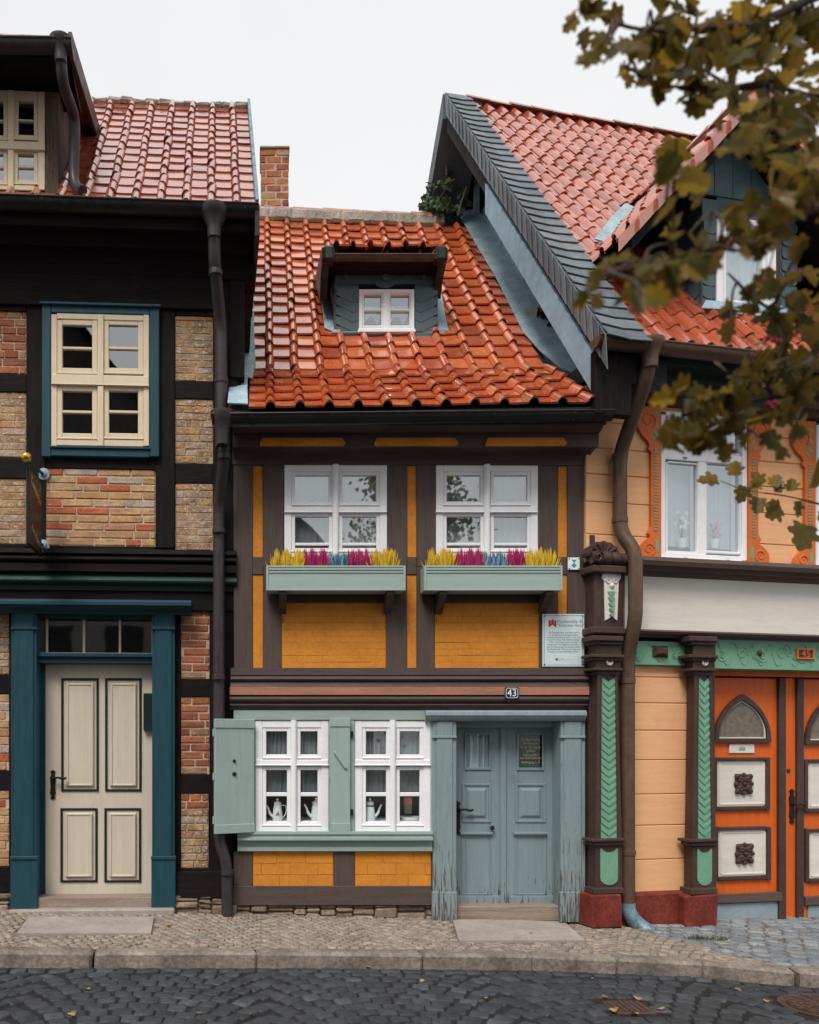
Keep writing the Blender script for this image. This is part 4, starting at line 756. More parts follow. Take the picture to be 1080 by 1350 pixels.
MB().mold(L,-260,92,[(66,.62),(70,.62),(72,.50),(78,.46),(82,.36),(100,.33),(114,.32)],.1).build('dormer_cornice',M_['black_h'],LDm,L)
gutter(L,-200,94,45,49,.72,.065,LDm,M_['pipe_l'],0)
pipe(L,[(80,70,.72),(82,108,.66),(99,156,.36),(97,232,.34),(99,246,.36),(109,252,.42)],.042,LDm,M_['pipe_l'],(),hopper=(80,52,76,.72,.085))
# hanging sign
x58=L.pt(57,660,0)[0]; HS=thing('hanging_sign','black projecting sign board with gold lettering and a gold ball on its iron rod','sign',L.M@Vector((x58,-.35,2.96)))
MB().box((x58-.012,-.58,2.93),(x58+.012,-.12,3.52),.006).build('board',M_['iron'],HS,L)
MB().tube([(x58,.0,3.64),(x58,-.3,3.60),(x58,-.60,3.57)],.012,10).tube([(x58,0,3.05),(x58,-.14,3.05)],.01,8).tube([(x58,-.2,3.60),(x58,-.2,3.5)],.006,6).tube([(x58,-.5,3.58),(x58,-.5,3.5)],.006,6).build('rod',M_['iron'],HS,L)
for z in (3.64,3.05): MB().lathe([(.05,.0),(.05,.012),(.03,.016),(.018,.03)],(x58+.005,.0,z),16,0,'y').build('wall_mount',M_['kick'],HS,L)
MB().lathe([(.038*math.sin(math.pi*k/10)+.0005,-.038*math.cos(math.pi*k/10)) for k in range(11)],(x58,-.63,3.57),20).build('ball',M_['gold'],HS,L)
for s_,z,sz in (('Teestube',3.40,.105),('Am Haus',3.05,.085)):
    text(s_,sz,L,None,0,0,M_['gold'],HS,rot=L.M@Matrix.Translation((x58+.0125,-.35,z))@Matrix(((0,0,1,0),(1,0,0,0),(0,1,0,0),(0,0,0,1)))@Matrix.Rotation(R(-14),4,'Z'),shear=.2)
# ================================================================ the peach house on the right
Q=Frame(2.72,-.03,R(12))
RH=thing('timber_house','peach boarded house with carved orange window trims, green frieze, slate verge and orange doors','house',(2.72,-.03,0),R(12))
def rb(n_,r,w0,w1,m,**k): return B(Q,n_,r,w0,w1,M_[m],RH,**k)
def qv(x,y,w=0): return Q.pt(x,y,w)[1]
B(Q,'wall',(776,470,1500,1210),-.8,-.55,M_['interior'],RH)
UE=4.2
def boards(x0,x1,xr,ys,w,nm='cladding_boards'):
    b=MB(); u0=Q.pt(x0,700,w)[0]; u1=Q.pt(x1,700,w)[0] if x1 else UE
    for a,c in zip(ys[:-1],ys[1:]):
        va,vc=qv(xr,a,w),qv(xr,c,w); b.box((u0,-w-random.uniform(0,.003),vc+.003),(u1,-w+.5,va-.003),.005)
    b.box((u0,-w+.012,qv(xr,ys[-1],w)),(u1,-w+.45,qv(xr,ys[0],w)),.002); return b.build(nm,M_['peach'],RH,Q)
ub=(530,548,575,608,641,676,717,752)
boards(773,871.5,1005,ub,0); boards(985.5,1077,1005,ub,0); boards(1185,None,1005,ub,0)
for r_ in ((871,520,986,548),(1077,520,1186,560),(871,738,986,760),(1077,745,1186,765)): B(Q,'window_lining',r_,-.5,0,M_['peach'],RH)
def rwin(dx,nm):
    k=lambda r:(r[0]+dx,r[1]+dx*.068,r[2]+dx,r[3]+dx*.068)
    b=MB().ring(Q,k((872,546,985.5,739)),k((878,552,979,731)),-.12,.02,.005).fbox(Q,k((877,597,980,609)),-.1,.012,.004).fbox(Q,k((921,608,931,732)),-.1,.008,.004).fbox(Q,k((871,737.5,987,741)),-.1,.05,.004)
    f=b.build('window',M_['white'],RH,Q)
    for r in ((878.5,552.5,978.5,597),(878.5,609,922,730),(930,609,978.5,730)):
        r=k(r); s=MB(); s.ring(Q,r,(r[0]+2.4,r[1]+2.4,r[2]-2.4,r[3]-3.4),-.06,.0,.004); s.build('sash',M_['white'],f,Q); pane(Q,(r[0]+2,r[1]+2,r[2]-2,r[3]-3),-.025,f,GLU)
    b=MB()
    for x,y in ((902,602),(958,606),(902,735),(958,738)): b.fbox(Q,(x+dx,y+dx*.068,x+dx+5,y+dx*.068+1.8),.01,.026,.001)
    b.build('drain_cap',M_['kick'],f,Q)
    curtain(Q,k((880,556,977,723)),-.13,16,'pale net curtain filling the %s window of the peach house'%nm,NETW,amp=.012,group='curtains in the peach house')
rwin(0,'upper left'); rwin(205,'partly cropped right')
def vase(px,py,col,h,label):
    w=-.09; u,v=Q.pt(px,py,w); P_=thing('potted_orchid',label,'plant',Q.M@Vector((u,-w,v)))
    MB().lathe([(.028,0),(.04,.06),(.042,.075),(.036,.075)],(u,-w,v),14).build('pot',M_['pot'],P_,Q)
    b=MB(); 
    for k in range(4): b.tube([(u,-w,v+.06),(u+random.uniform(-.03,.03),-w,v+h*.5),(u+random.uniform(-.07,.07),-w-.01,v+h*random.uniform(.7,1))],[.003,.0025,.002],6)
    b.build('stem',GREEN,P_,Q); b=MB()
    for k in range(16):
        c=Vector((u+random.gauss(0,.035),-w-.012+random.gauss(0,.01),v+h*random.uniform(.45,1)))
        for p in range(5): a=p*1.257+random.random(); b.add([c,c+Vector((math.cos(a-.4),-.2,math.sin(a-.4)))*.014,c+Vector((math.cos(a),-.1,math.sin(a)))*.022,c+Vector((math.cos(a+.4),-.2,math.sin(a+.4)))*.014],[(0,1,2,3)])
    b.build('blossom',col,P_,Q,recalc=False)
vase(899,722,M_['pot'],.30,'white flowering orchid in a white pot behind the left pane of the peach house window'); vase(942,723,mat('pink_petal',(.62,.22,.36),.6),.22,'pink flowering plant in a white pot behind the right pane of the peach house window')
# carved orange trims
def trim(x,ytop,ybot,f):
    "x: inner straight edge in pixels, f=-1 scroll to the left of it, +1 to the right"
    H_=ybot-ytop; P=[(0,0),(0,1),(27,1),(28,.955),(26,.92),(20,.885),(14,.865),(15,.85),(17,.84),(15,.82),(13,.80),(13,.31),(15,.30),(17,.285),(15,.265),(17,.24),(24,.205),(30,.15),(31,.095),(28,.045),(20,.015),(14,0)]
    w=.032; pts=[Q.pt(x+f*a,ytop+H_*t,w) for a,t in P]; b=MB(); b.prism(pts,'y',-w,-.003); o=b.build('window_trim',M_['carve'],RH,Q)
    g=MB(); s=MB()
    for (cx,cy,rad,ty,tz) in ((17,.105,11.5,.02,.22),(16,.945,8.5,.89,.985)):
        u,v=Q.pt(x+f*cx,ytop+H_*cy,w); rr=rad/150; sp=[(u+f*rr*(1-t*.8)*math.cos(2.2+t*9),-w-.001,v-rr*(1-t*.8)*math.sin(2.2+t*9)*.95) for t in [k/26 for k in range(27)]]
        s.tube(sp,[.007-.004*k/26 for k in range(27)],6)
    u0,v0=Q.pt(x+f*9.5,ytop+H_*.83,w); u1,v1=Q.pt(x+f*5,ytop+H_*.29,w); ul,ur=min(u0,u1),max(u0,u1); g.box((ul,-w-.002,v0),(ur,-w+.004,v1),.0005); n_=26
    for k in range(n_): vv=v0+(v1-v0)*(k+.5)/n_; s.box((ul,-w-.006,vv-.006),(ur,-w+.001,vv+.006),.001)
    for (a,t,q) in ((5,.925,.06),(5.5,.06,.03),(6,.13,.035),(6.5,.19,.03),(9,.225,.025)):
        u,v=Q.pt(x+f*a,ytop+H_*t,w); T=Matrix.Translation((u,-w,v))@Matrix.Rotation(f*R(35 if q<.05 else 0),4,'Y'); g.box((-.014,-.002,-q*.8),(.014,.004,q*.8),.0005,0,0,T)
    g.build('green_inlay',M_['rgreen'],o,Q); s.build('carving',M_['carve'],o,Q)
trim(871.8,533,735,-1); trim(987,546,744,1); trim(1075,556,750,-1)
# eaves
def rmold(nm,x0,prof,m,back=-.5,x1=None):
    pts=[(-w,qv(985,y,w)) for y,w in prof]; pts=[(-back,pts[0][1])]+pts+[(-back,pts[-1][1])]; ym=prof[len(prof)//2]
    return MB().prism(pts,'x',Q.pt(x0,ym[0]-(985-x0)*.07,max(w for _,w in prof))[0],UE if x1 is None else Q.pt(x1,ym[0],0)[0]).build(nm,M_[m],RH,Q)
rmold('cornice',806,[(470,.38),(492,.34),(494,.26)]+[(494+17*k/6,.26-.12*math.sin(math.pi/2*k/6)) for k in range(1,7)]+[(515,.13)],'dkgreen')
rmold('cornice',800,[(515.3,.16),(520,.17),(530,.165),(532,.12),(541,.09),(545,.03)],'rbrown')
gutter(Q,792,1500,440,492+26,.47,.075,RH,M_['pipe_r'],6)
pipe(Q,[(857,468,.47),(853,497,.43),(817.5,598,.08),(817.5,702,.08),(838,727,.17),(838,818,.17),(827.5,864,.07),(828,1202,.07)],.057,RH,M_['pipe_r'],[(817.5,602,.08,0),(817.5,686,.08,0),(827.5,898,.07,0),(828,1124,.07,0)],hopper=(857,449,478,.47,.11),bend=.11,end=((828,1198),(846,1228),.07,M_['zinc']))
# ledge, cream band, frieze
rmold('ledge',838,[(740,.17),(745,.185),(751,.17),(752,.12),(757,.10),(760,.05),(766,.03)],'rbrown_h')
rmold('cream_band',824,[(766.3,.028),(834,.028)],'cream',-.4)
rmold('ledge',822,[(834.3,.10),(836,.115),(839,.10),(842,.04),(844,.03)],'rbrown_h')
def frieze(x0,x1,y0,y1,xr):
    u0=Q.pt(x0,860,.02)[0]; u1=Q.pt(x1,860,.02)[0] if x1 else UE; v0,v1=qv(xr,y1,.02),qv(xr,y0,.02); b=MB().box((u0,-.02,v0),(u1,.4,v1),.004); h=v1-v0
    n_=max(int((u1-u0)/.2),2)
    for k in range(n_):
        cx=u0+(k+.5)*(u1-u0)/n_; s=1 if k%2 else -1
        for c,rad in ((cx,.055),(cx+.07*s,.03)):
            b.tube([(c+rad*(1-t*.75)*math.cos(s*(t*9+.5)),-.021,(v0+v1)/2+s*.012+rad*(1-t*.75)*math.sin(s*(t*9+.5))) for t in [i/20 for i in range(21)]],.0055,5)
        b.tube([(cx+t*.2-.1,-.021,(v0+v1)/2+math.sin(t*6.28+k)*h*.36) for t in [i/12 for i in range(13)]],.005,5)
    return b.build('frieze',M_['rgreen'],RH,Q)
frieze(820,914,845.5,877,865); frieze(938,None,843,882.5,985)
u,v=Q.pt(871.5,859,.03); MB().add([(u-.075,-.021,v-.05),(u+.075,-.021,v-.05),(u+.075,-.021,v+.05),(u-.075,-.021,v+.05),(u-.04,-.06,v-.02),(u+.04,-.06,v-.02),(u+.04,-.06,v+.02),(u-.04,-.06,v+.02)],[(4,5,6,7),(0,1,5,4),(1,2,6,5),(2,3,7,6),(3,0,4,7),(0,1,2,3)]).build('boss',M_['rbrown'],RH,Q)
u,v=Q.pt(1001,861.5,.02); MB().lathe([(.026,0),(.024,.012),(.014,.022),(.002,.026)],(u,-.02,v),16,0,'y').build('boss',M_['rbrown'],RH,Q)
u,v=Q.pt(1063,868,.03); N5=thing('house_number_sign','brown and orange carved number plate reading 45 on the green frieze','sign',Q.M@Vector((u,-.025,v)),R(12))
MB().fbox(Q,(1052,855.5,1074,868.5),.018,.032,.003).build('plate',M_['rbrown'],N5,Q); MB().ring(Q,(1051.5,855,1074.5,869),(1053.5,857,1072.5,867),.02,.04,.002).build('frame',M_['carve'],N5,Q); text('45',.085,Q,1063,862.3,.0325,M_['carve'],N5,ex=.002,sx=1.15)
boards(820,918,865,(877,893,927,963,1002,1047,1088,1133,1176),-.03)
# pilasters
def pil(x0,x1,first,dy=0):
    c=(x0+x1)/2; a=MB(); PR=M_['rbrown']; y=lambda t:t+dy
    o=MB().fbox(Q,(x0+2,y(838),x1-1,y(1178)),-.3,.05,.004).build('pilaster',PR,RH,Q)
    a.fbox(Q,(x0-2,y(838),x1+3,y(845)),.0,.17,.006).fbox(Q,(x0,y(845),x1+1,y(850)),0,.145,.005).fbox(Q,(x0+2,y(850),x1,y(863)),0,.12,.004).fbox(Q,(x0-3,y(862.5),x1+4,y(867)),0,.165,.006).fbox(Q,(x0,y(867),x1+1,y(871)),0,.14,.004).fbox(Q,(x0+2,y(871),x1-1,y(881)),0,.12,.004).fbox(Q,(x0-1,y(880.5),x1+2,y(884)),0,.15,.005).fbox(Q,(x0+3,y(884),x1-2,y(890)),0,.11,.004); a.build('capital',PR,o,Q)
    u,v=Q.pt(c+2,y(873),.13); MB().lathe([(.03,0),(.03,.012),(.022,.018),(.018,.012),(.001,.014)],(u,-.12,v),18,0,'y').build('rosette',M_['cream'],o,Q); MB().box((u-.018,-.138,v),(u+.018,-.13,v+.012),.003).build('rosette',M_['maroon'],o,Q)
    w=.10; pt=lambda X,Y,ww=w:Q.pt(X,y(Y),ww)
    MB().prism([pt(x0+5,890),pt(x1-6,890),pt(x1-1,1106),pt(x0+2,1106)],'y',-w,.0).prism([pt(x0+4,890,w+.01),pt(x0+8,890,w+.01),pt(x0+7,1106,w+.01),pt(x0+1,1106,w+.01)],'y',-w-.012,-w).prism([pt(x1-9,890,w+.01),pt(x1-6,890,w+.01),pt(x1,1106,w+.01),pt(x1-6,1106,w+.01)],'y',-w-.012,-w).build('shaft',PR,o,Q)
    g=MB(); w=.105; g.prism([pt(x0+9.5,893),pt(c,899),pt(x1-9.5,893),pt(x1-6.5,1105),pt(x0+8,1105)],'y',-w,-.09)
    for k in range(21):
        Y=902+k*9.7; e=k/21*2.2; p=[pt(x0+10-e,Y-5),pt(c,Y+1.5),pt(x1-10+e,Y-5),pt(x1-10+e,Y-1.5),pt(c,Y+6),pt(x0+10-e,Y-1.5)]; g.prism(p,'y',-w-.007,-w)
    g.build('green_inlay',M_['rgreen'],o,Q)
    MB().fbox(Q,(x0-2,y(1106),x1+4,y(1110)),0,.16,.005).fbox(Q,(x0,y(1110),x1+2,y(1115)),0,.14,.006).fbox(Q,(x0+2,y(1115),x1+1,y(1172)),0,.115,.005).fbox(Q,(x0,y(1171),x1+3,y(1179)),0,.15,.006).build('base',PR,o,Q)
    w=.122; ca,cb=x0+8,x1-5; arc=[(ca+(cb-ca)*.5-(cb-ca)*.5*math.cos(math.pi*k/8),1158+9*math.sin(math.pi*k/8)) for k in range(9)]; top=[(ca+(cb-ca)*.5+(cb-ca)*.5*math.cos(math.pi*k/6)*.8,1119+5*math.sin(math.pi*k/6)) for k in range(7)]
    MB().prism([pt(X,Y,w) for X,Y in [(ca,1119)]+arc+[(cb,1119)]+top],'y',-w,-.1).build('green_inlay',M_['rgreen'],o,Q)
    if first:
        rb('plinth',(x0-3,y(1179.5),x1+1,y(1224)),-.3,.17,'maroon',c=.012,j=.006)
        k=MB().fbox(Q,(x0,755,x1+3,832),-.2,.10,.006).fbox(Q,(x0-1,826,x1+6,836),-.2,.15,.012).fbox(Q,(x0-1,745,x1+7,755),-.2,.15,.01).fbox(Q,(x0-6,705,x0+1,1178),-.35,.01,.004); K=k.build('bracket',PR,o,Q)
        w=.11; ww=lambda X,Y:Q.pt(X,Y,w); MB().prism([ww(795,756),ww(819,756),ww(819,762),ww(816,766),ww(814,818),ww(807,813),ww(798,818),ww(797,766),ww(794,762)],'y',-w,-.09).build('white_ornament',M_['cream'],o,Q)
        b=MB(); 
        for kx in (-5,5): u,v=Q.pt(806.5+kx,766,w); b.tube([(u+.026*(1-t*.7)*math.cos(t*8)*(1 if kx>0 else -1),-w-.004,v+.026*(1-t*.7)*math.sin(t*8)) for t in [i/14 for i in range(15)]],.006,6)
        u,v=Q.pt(806.5,772,w); b.lathe([(.022,0),(.02,.01),(.008,.018),(.001,.019)],(u,-w,v),12,0,'y'); b.build('white_ornament',M_['cream'],o,Q)
        b=MB()
        for i in range(5):
            u,v=Q.pt(806,783+i*7.2,w); rr=.034-.004*i; b.prism([(u+rr*math.cos(math.pi+math.pi*q/8),v+.6*rr+rr*1.15*math.sin(math.pi+math.pi*q/8)) for q in range(9)],'y',-w-.006-.004*i,-w+.002)
        b.build('green_scales',M_['rgreen'],o,Q)
        b=MB(); ua,va=Q.pt(782,735,.12); ub_,_=Q.pt(832,735,.12); n_=26; pr=[]
        for i in range(n_+1): t=i/n_; pr.append((.062*(.78+.22*abs(math.sin(t*math.pi*4)))*(1.05-.35*abs(t-.35)),t*(ub_-ua)))
        b.lathe(pr,(ua,-.10,va),18,0,'x')
        fan=[]; 
        for i in range(15): a=math.pi*i/14; rr=.17+.012*(i%2); fan.append((ua+.12+rr*math.cos(math.pi-a)*.85,va+.02+rr*math.sin(a)*.72))
        b.prism(fan,'y',-.09,.0)
        for i in range(1,14,2): a=math.pi*i/14; b.tube([(ua+.12,-.095,va+.03),(ua+.12+.155*math.cos(math.pi-a)*.85,-.095,va+.02+.155*math.sin(a)*.72)],[.006,.014],6)
        for dx in (.0,): 
            b.tube([(ua+.02+.05*(1-t*.8)*math.cos(t*10),-.165,va+.05*(1-t*.8)*math.sin(t*10)) for t in [i/18 for i in range(19)]],.008,6)
        b.build('scroll_bracket',PR,o,Q)
pil(784,820,True); pil(912,944,False,.5)
MB().fbox(Q,(822,1176,941,1228),-.3,.045,.012).fbox(Q,(905,1179.5,949,1228),-.3,.16,.02,0,.012).fbox(Q,(838,1177,908,1227),-.1,.06,.015,0,.006).build('plinth',M_['maroon'],RH,Q)
# orange double door
ow=-.16
rb('door_head',(938,882.8,1300,894),-.4,ow+.05,'odoor'); ob='odoor'
def ring_poly(pts_o,pts_i,w0,w1,b,m=0):
    k=len(pts_o); vs=[(x,-w1,z) for x,z in pts_o]+[(x,-w1,z) for x,z in pts_i]+[(x,-w0,z) for x,z in pts_o]+[(x,-w0,z) for x,z in pts_i]
    b.add(vs,[(i,(i+1)%k,k+(i+1)%k,k+i) for i in range(k)]+[(i,(i+1)%k,2*k+(i+1)%k,2*k+i) for i in range(k)]+[(k+i,k+(i+1)%k,3*k+(i+1)%k,3*k+i) for i in range(k)],m)
def oleaf(dx,full):
    k=lambda r:(r[0]+dx,r[1]+dx*.02,r[2]+dx,r[3]+dx*.02)
    o=MB().fbox(Q,k((936,894,1031,1222)),ow-.06,ow,.004).build('door',M_['odoor'],RH,Q)
    def arch(e):
        xl,xr,yb,yt=942+e+dx,1016-e+dx,979-e+dx*.02,915+e*1.5+dx*.02; W2=(xr-xl); b0=yb-5; k2=(b0-yt)/(W2*.866)
        p=[(xr-W2*math.cos(R(60)*i/8),b0-W2*math.sin(R(60)*i/8)*k2) for i in range(9)]; q=[(xl+xr-x,yy) for x,yy in reversed(p[:-1])]
        return [Q.pt(x,yy,ow+.02) for x,yy in [(xl,yb)]+p+q+[(xr,yb)]]
    b=MB(); ring_poly(arch(0),arch(5.5),ow-.01,ow+.03,b); b.build('arch_frame',M_['rbrown'],o,Q)
    b=MB(); ring_poly(arch(5.5),arch(7),ow-.01,ow+.012,b); b.build('arch_bead',M_['cream'],o,Q)
    b=MB(); b.prism(arch(6.5),'y',-ow-.004,-ow+.01); b.build('pane',[GLU if 0 else mat('frosted_pane',(.17,.14,.115),.35,.3,20,bump=.5,bs=60)],o,Q)
    for r in ((942,998.5,1016.5,1068.5),(943.5,1090,1017.5,1160.5)):
        r=k(r); b=MB().ring(Q,r,(r[0]+4.5,r[1]+4.5,r[2]-5.5,r[3]-5.5),ow-.01,ow+.03,.006); b.build('panel_frame',M_['rbrown'],o,Q)
        b=MB().fbox(Q,(r[0]+4,r[1]+4,r[2]-5,r[3]-5),ow-.02,ow+.006,.001).ring(Q,(r[0]+6,r[1]+6,r[2]-7,r[3]-7),(r[0]+9,r[1]+9,r[2]-10,r[3]-10),ow,ow+.012,.004); b.build('panel',M_['cream'],o,Q)
        cu,cv=Q.pt((r[0]+r[2])/2-.5,(r[1]+r[3])/2,ow); b=MB(); b.box((cu-.085,-ow-.02,cv-.085),(cu+.085,-ow-.004,cv+.085),.01,0,.008)
        for a in range(4):
            th=math.pi/4+a*math.pi/2
            for rr,ss in ((.055,.034),(.092,.026)): c=(cu+rr*math.cos(th),-ow-.018,cv+rr*math.sin(th)); b.lathe([(ss,0),(ss*.9,.012),(ss*.4,.022),(.001,.012)],c,10,0,'y')
            th=a*math.pi/2; 
            for rr,ss in ((.042,.024),(.08,.022)): b.lathe([(ss,0),(ss*.8,.012),(.001,.018)],(cu+rr*math.cos(th),-ow-.016,cv+rr*math.sin(th)),8,0,'y')
        b.lathe([(.02,0),(.018,.02),(.001,.03)],(cu,-ow-.018,cv),12,0,'y'); b.build('carved_rosette',M_['rbrown'],o,Q)
    MB().fbox(Q,k((943,1178,1032,1190)),ow,ow+.035,.006,0,.003).build('drip_rail',M_['rbrown_h'],o,Q); MB().fbox(Q,k((946,1190.5,1031,1221)),ow,ow+.012,.002).build('kick_plate',M_['kick'],o,Q)
    return o
O1=oleaf(0,True); O2=oleaf(120,True)
u,v=Q.pt(978.5,987,ow); MB().fbox(Q,(962,981,995,993),ow,ow+.012,.003).fbox(Q,(963,985.5,994,986),ow,ow+.014,.001).build('mail_plate',M_['cream'],O1,Q); MB().fbox(Q,(974.5,984.5,983,989.5),ow,ow+.0135,.0005).build('name_card',M_['kick'],O1,Q)
rb('door',(1036,894,1053,1221),ow-.06,ow+.005,'odoor')
rb('cover_strip',(1028,894,1037,1220),ow-.05,ow+.035,'rbrown',j=.002); rb('cover_strip',(1052,894,1060.5,1220),ow-.05,ow+.035,'rbrown',j=.002)
handle(Q,1043.5,1040,1086,ow+.006,1063,1061,RH,k=1.15); u,v=Q.pt(1040,1016,ow+.01); MB().lathe([(.018,0),(.018,.008),(.009,.012),(.001,.006)],(u,-ow-.005,v),14,0,'y').build('lock',M_['rust'],RH,Q)
# ---------------- right roof, slate verge, gable
PIT=R(52); REY=.42; vE=qv(800,446,REY)
tn=math.tan(PIT)
def rhit(px,py,lift=0):
    d=Q.I.to_3x3()@Vector(((px-PX0)/FPX,1,(PY0-py)/FPX)); c=Q.c  # plane: z = vE + (y+REY)*tan
    t=(vE+(c.y+REY)*tn-c.z)/(d.z-d.y*tn); p=c+d*t; return p+Vector((0,-math.sin(PIT)*lift,math.cos(PIT)*lift))
A_out,A_in=rhit(786,441),rhit(838,449); B_out,B_in=rhit(586,134),rhit(613,137)
run=B_in.y+REY; rg=run/math.cos(PIT)/21
rp=lambda s:(s*math.cos(PIT),s*math.sin(PIT))
wA,wB=Q.M@A_in,Q.M@B_in; nn=Vector((-(wB-wA).y,(wB-wA).x,0)).normalized(); nn=nn if nn.x<0 else -nn
rw=.176; u00=B_in.x-.3
hD=rhit(960,413); DHY=hD.y
def rskip(u,s):
    U2=u+u00; y=-REY+s*math.cos(PIT)
    return (Q.pt(944,400,-DHY)[0]+.05<U2<Q.pt(1030,400,-DHY)[0]-.05) and DHY<y<DHY+.62
b=MB(); tiles(b,Vector((u00,-REY,vE)),Vector((1,0,0)),Vector((0,1,0)),rp,rw,rg,0,26,0,21,rskip,roll=.5,hr=.036,pan=-.012,lift=.026,thick=.014)
RR=b.build('roof',M_['tile_r'],RH,Q,cut=[(wA,nn)],sharp=40)
b=MB(); 
zR=vE+run*tn; b.add([(u00-.2,-REY+.03,vE-.06),(UE+.5,-REY+.03,vE-.06),(UE+.5,-REY+run,zR-.03),(u00-.2,-REY+run,zR-.03),(UE+.5,-REY+2*run,vE),(u00-.2,-REY+2*run,vE)],[(0,1,2,3),(3,2,4,5)]); b.build('roof_deck',M_['dark'],RR,Q,cut=[(wA,nn)],recalc=False)
b=MB(); ridge(b,(B_in.x+.02,-REY+run,zR+.03),(UE+.6,-REY+run,zR+.03),16,.075,0,.7); b.build('ridge_tiles',M_['tile_r'],RR,Q)
ns=Vector((0,-math.sin(PIT),math.cos(PIT))); N_=32; b=MB(); s2=MB(); lf=.075
for k in range(-1,N_):
    t0,t1=k/N_,(k+1.35)/N_
    a0,a1=A_out.lerp(B_out,t0)+ns*(lf+.022),A_out.lerp(B_out,min(t1,1.01))+ns*lf; c0,c1_=A_in.lerp(B_in,t0)+ns*(lf+.018),A_in.lerp(B_in,min(t1,1.01))+ns*(lf-.005)
    c0+=Vector((.03,0,0)); c1_+=Vector((.03,0,0)); m0=a0.lerp(c0,.45)+Vector((0,0,-.0))+(A_out-B_out).normalized()*.035; m1=a1.lerp(c1_,.45)
    strip(b,[(m0,m1),(a0,a1)],.009); strip(b,[(c0,c1_),(m0,m1)],.009)
    j=random.uniform(0,.004); dn=Vector((0,0,-.235)); al=(B_out-A_out).normalized(); lv=Vector((-1,0,0))
    p0=A_out.lerp(B_out,t0)+ns*(lf+.012); p1=A_out.lerp(B_out,min(t1,1.01))+ns*(lf-.0)
    q0=p0+dn-al*.06; q1=p1+dn-al*.06; p=[p0+lv*(.028+j),p1+lv*.012,q1+lv*(.010),q0+lv*(.034+j)]; vv=p+[x+Vector((.009,0,0)) for x in p]
    s2.add(vv,[(0,1,2,3),(4,5,6,7),(0,1,5,4),(1,2,6,5),(2,3,7,6),(3,0,4,7)])
b.build('verge_slates',M_['slate'],RR,Q); s2.build('verge_slates',M_['slate'],RR,Q)
# verge plank below the slates
def gline(t,dz,dx=0): p=A_out.lerp(B_out,t); return Vector((p.x+dx,p.y,p.z+dz))
def plank(t0,t1,z0,z1,dx,th): return [gline(t0,z0,dx),gline(t1,z0,dx),gline(t1,z1,dx),gline(t0,z1,dx)],th
b=MB()
def gpl(t0,t1,z0,z1,dx,th,e0=0): 
    v4=[gline(t0,z0,dx),gline(t1,z0,dx),gline(t1,z1,dx),gline(t0,z1,dx)]; vv=v4+[x+Vector((th,0,0)) for x in v4]; b.add(vv,[(0,1,2,3),(4,5,6,7),(0,1,5,4),(1,2,6,5),(2,3,7,6),(3,0,4,7)])
gpl(.015,.64,-.50,-.19,-.005,.04); b.build('verge_plank',M_['greywood'],RR,Q)
b=MB(); pl=[]; pk=[]
for t,px,py in ((.64,603,284),(.52,629,330),(.40,655,374),(.22,690,445),(.14,712,470),(.06,738,492),(.0,760,503)):
    e_=Q.M@gline(t,-.49,.0); dd=e_.y+DC; ex,ey=PX0+FPX*e_.x/dd,PY0-FPX*(e_.z-HC)/dd
    a_=roofhit(px,py,.06)[0]; c_=roofhit(ex+9,ey-4,.10)[0]; pl.append((a_,c_))
strip(b,pl,.012); b.build('valley_flashing',M_['lead'],RO,WORLD); b=MB(); strip(b,[(roofhit(772,509,.05)[0],roofhit(794,512,.05)[0]),(roofhit(784,526,.05)[0],roofhit(803,527,.05)[0]),(roofhit(793,540,.05)[0],roofhit(808,540,.05)[0])],.01); b.build('valley_flashing',M_['lead'],RO,WORLD)
b=MB(); gpl(.0,1.0,-.35,-.02,.03,.6); b.build('soffit',M_['dark'],RR,Q)
b=MB(); p=gline(0,0,0); b.box((p.x-.012,p.y-.02,p.z-.62),(p.x+.30,p.y+.06,p.z-.12),.006); b.build('verge_end_board',M_['black_v'],RR,Q)
# gable wall with grey boarding
b=MB(); gwx=lambda y:2.87-.035*(y+.4)
def gtop(y): t=(y+.45)/3.4; return 4.61+4.38*min(t,2-t)-.42
y=.12
while y<4.7:
    w=random.uniform(.13,.17); j=random.uniform(0,.02); vv=[(gwx(y)-j,y,3.95),(gwx(y+w)-j,y+w-.008,3.95),(gwx(y+w)-j,y+w-.008,gtop(y+w/2)),(gwx(y)-j,y,gtop(y+w/2))]; vv+=[(x+.05,q,z) for x,q,z in vv]; b.add(vv,[(0,1,2,3),(4,5,6,7),(0,1,5,4),(1,2,6,5),(2,3,7,6),(3,0,4,7)]); y+=w
GW=b.build('gable_boarding',M_['greywood'],RH,WORLD)
gy,gz=3.75,8.45; X0=gwx(gy)
b=MB(); b.box((X0-.05,gy-.22,gz-.5),(X0-.02,gy+.22,gz-.05),.006,1)
for a,c in ((-.28,-.22),(.22,.28)): b.box((X0-.09,gy+a,gz-.55),(X0-.02,gy+c,gz),.006)
b.box((X0-.09,gy-.22,gz-.06),(X0-.025,gy+.22,gz),.006); b.build('gable_window',[M_['greywood'],M_['dark']],GW,WORLD)
# back half of the verge
b=MB(); 
C_out=Vector((B_out.x-(A_out.x-B_out.x)*.62,B_out.y+(B_out.y-A_out.y)*.62,B_out.z-(B_out.z-A_out.z)*.62))
def bl(t,dz,dx=0): p=B_out.lerp(C_out,t); return Vector((p.x+dx,p.y,p.z+dz))
v4=[bl(0,.09,-.02),bl(1,.09,-.02),bl(1,-.2,-.02),bl(0,-.2,-.02)]; vv=v4+[x+Vector((.5,0,0)) for x in v4]; b.add(vv,[(0,1,2,3),(4,5,6,7),(0,1,5,4),(1,2,6,5),(2,3,7,6),(3,0,4,7)]); b.build('verge_slates',M_['slate'],RR,Q)
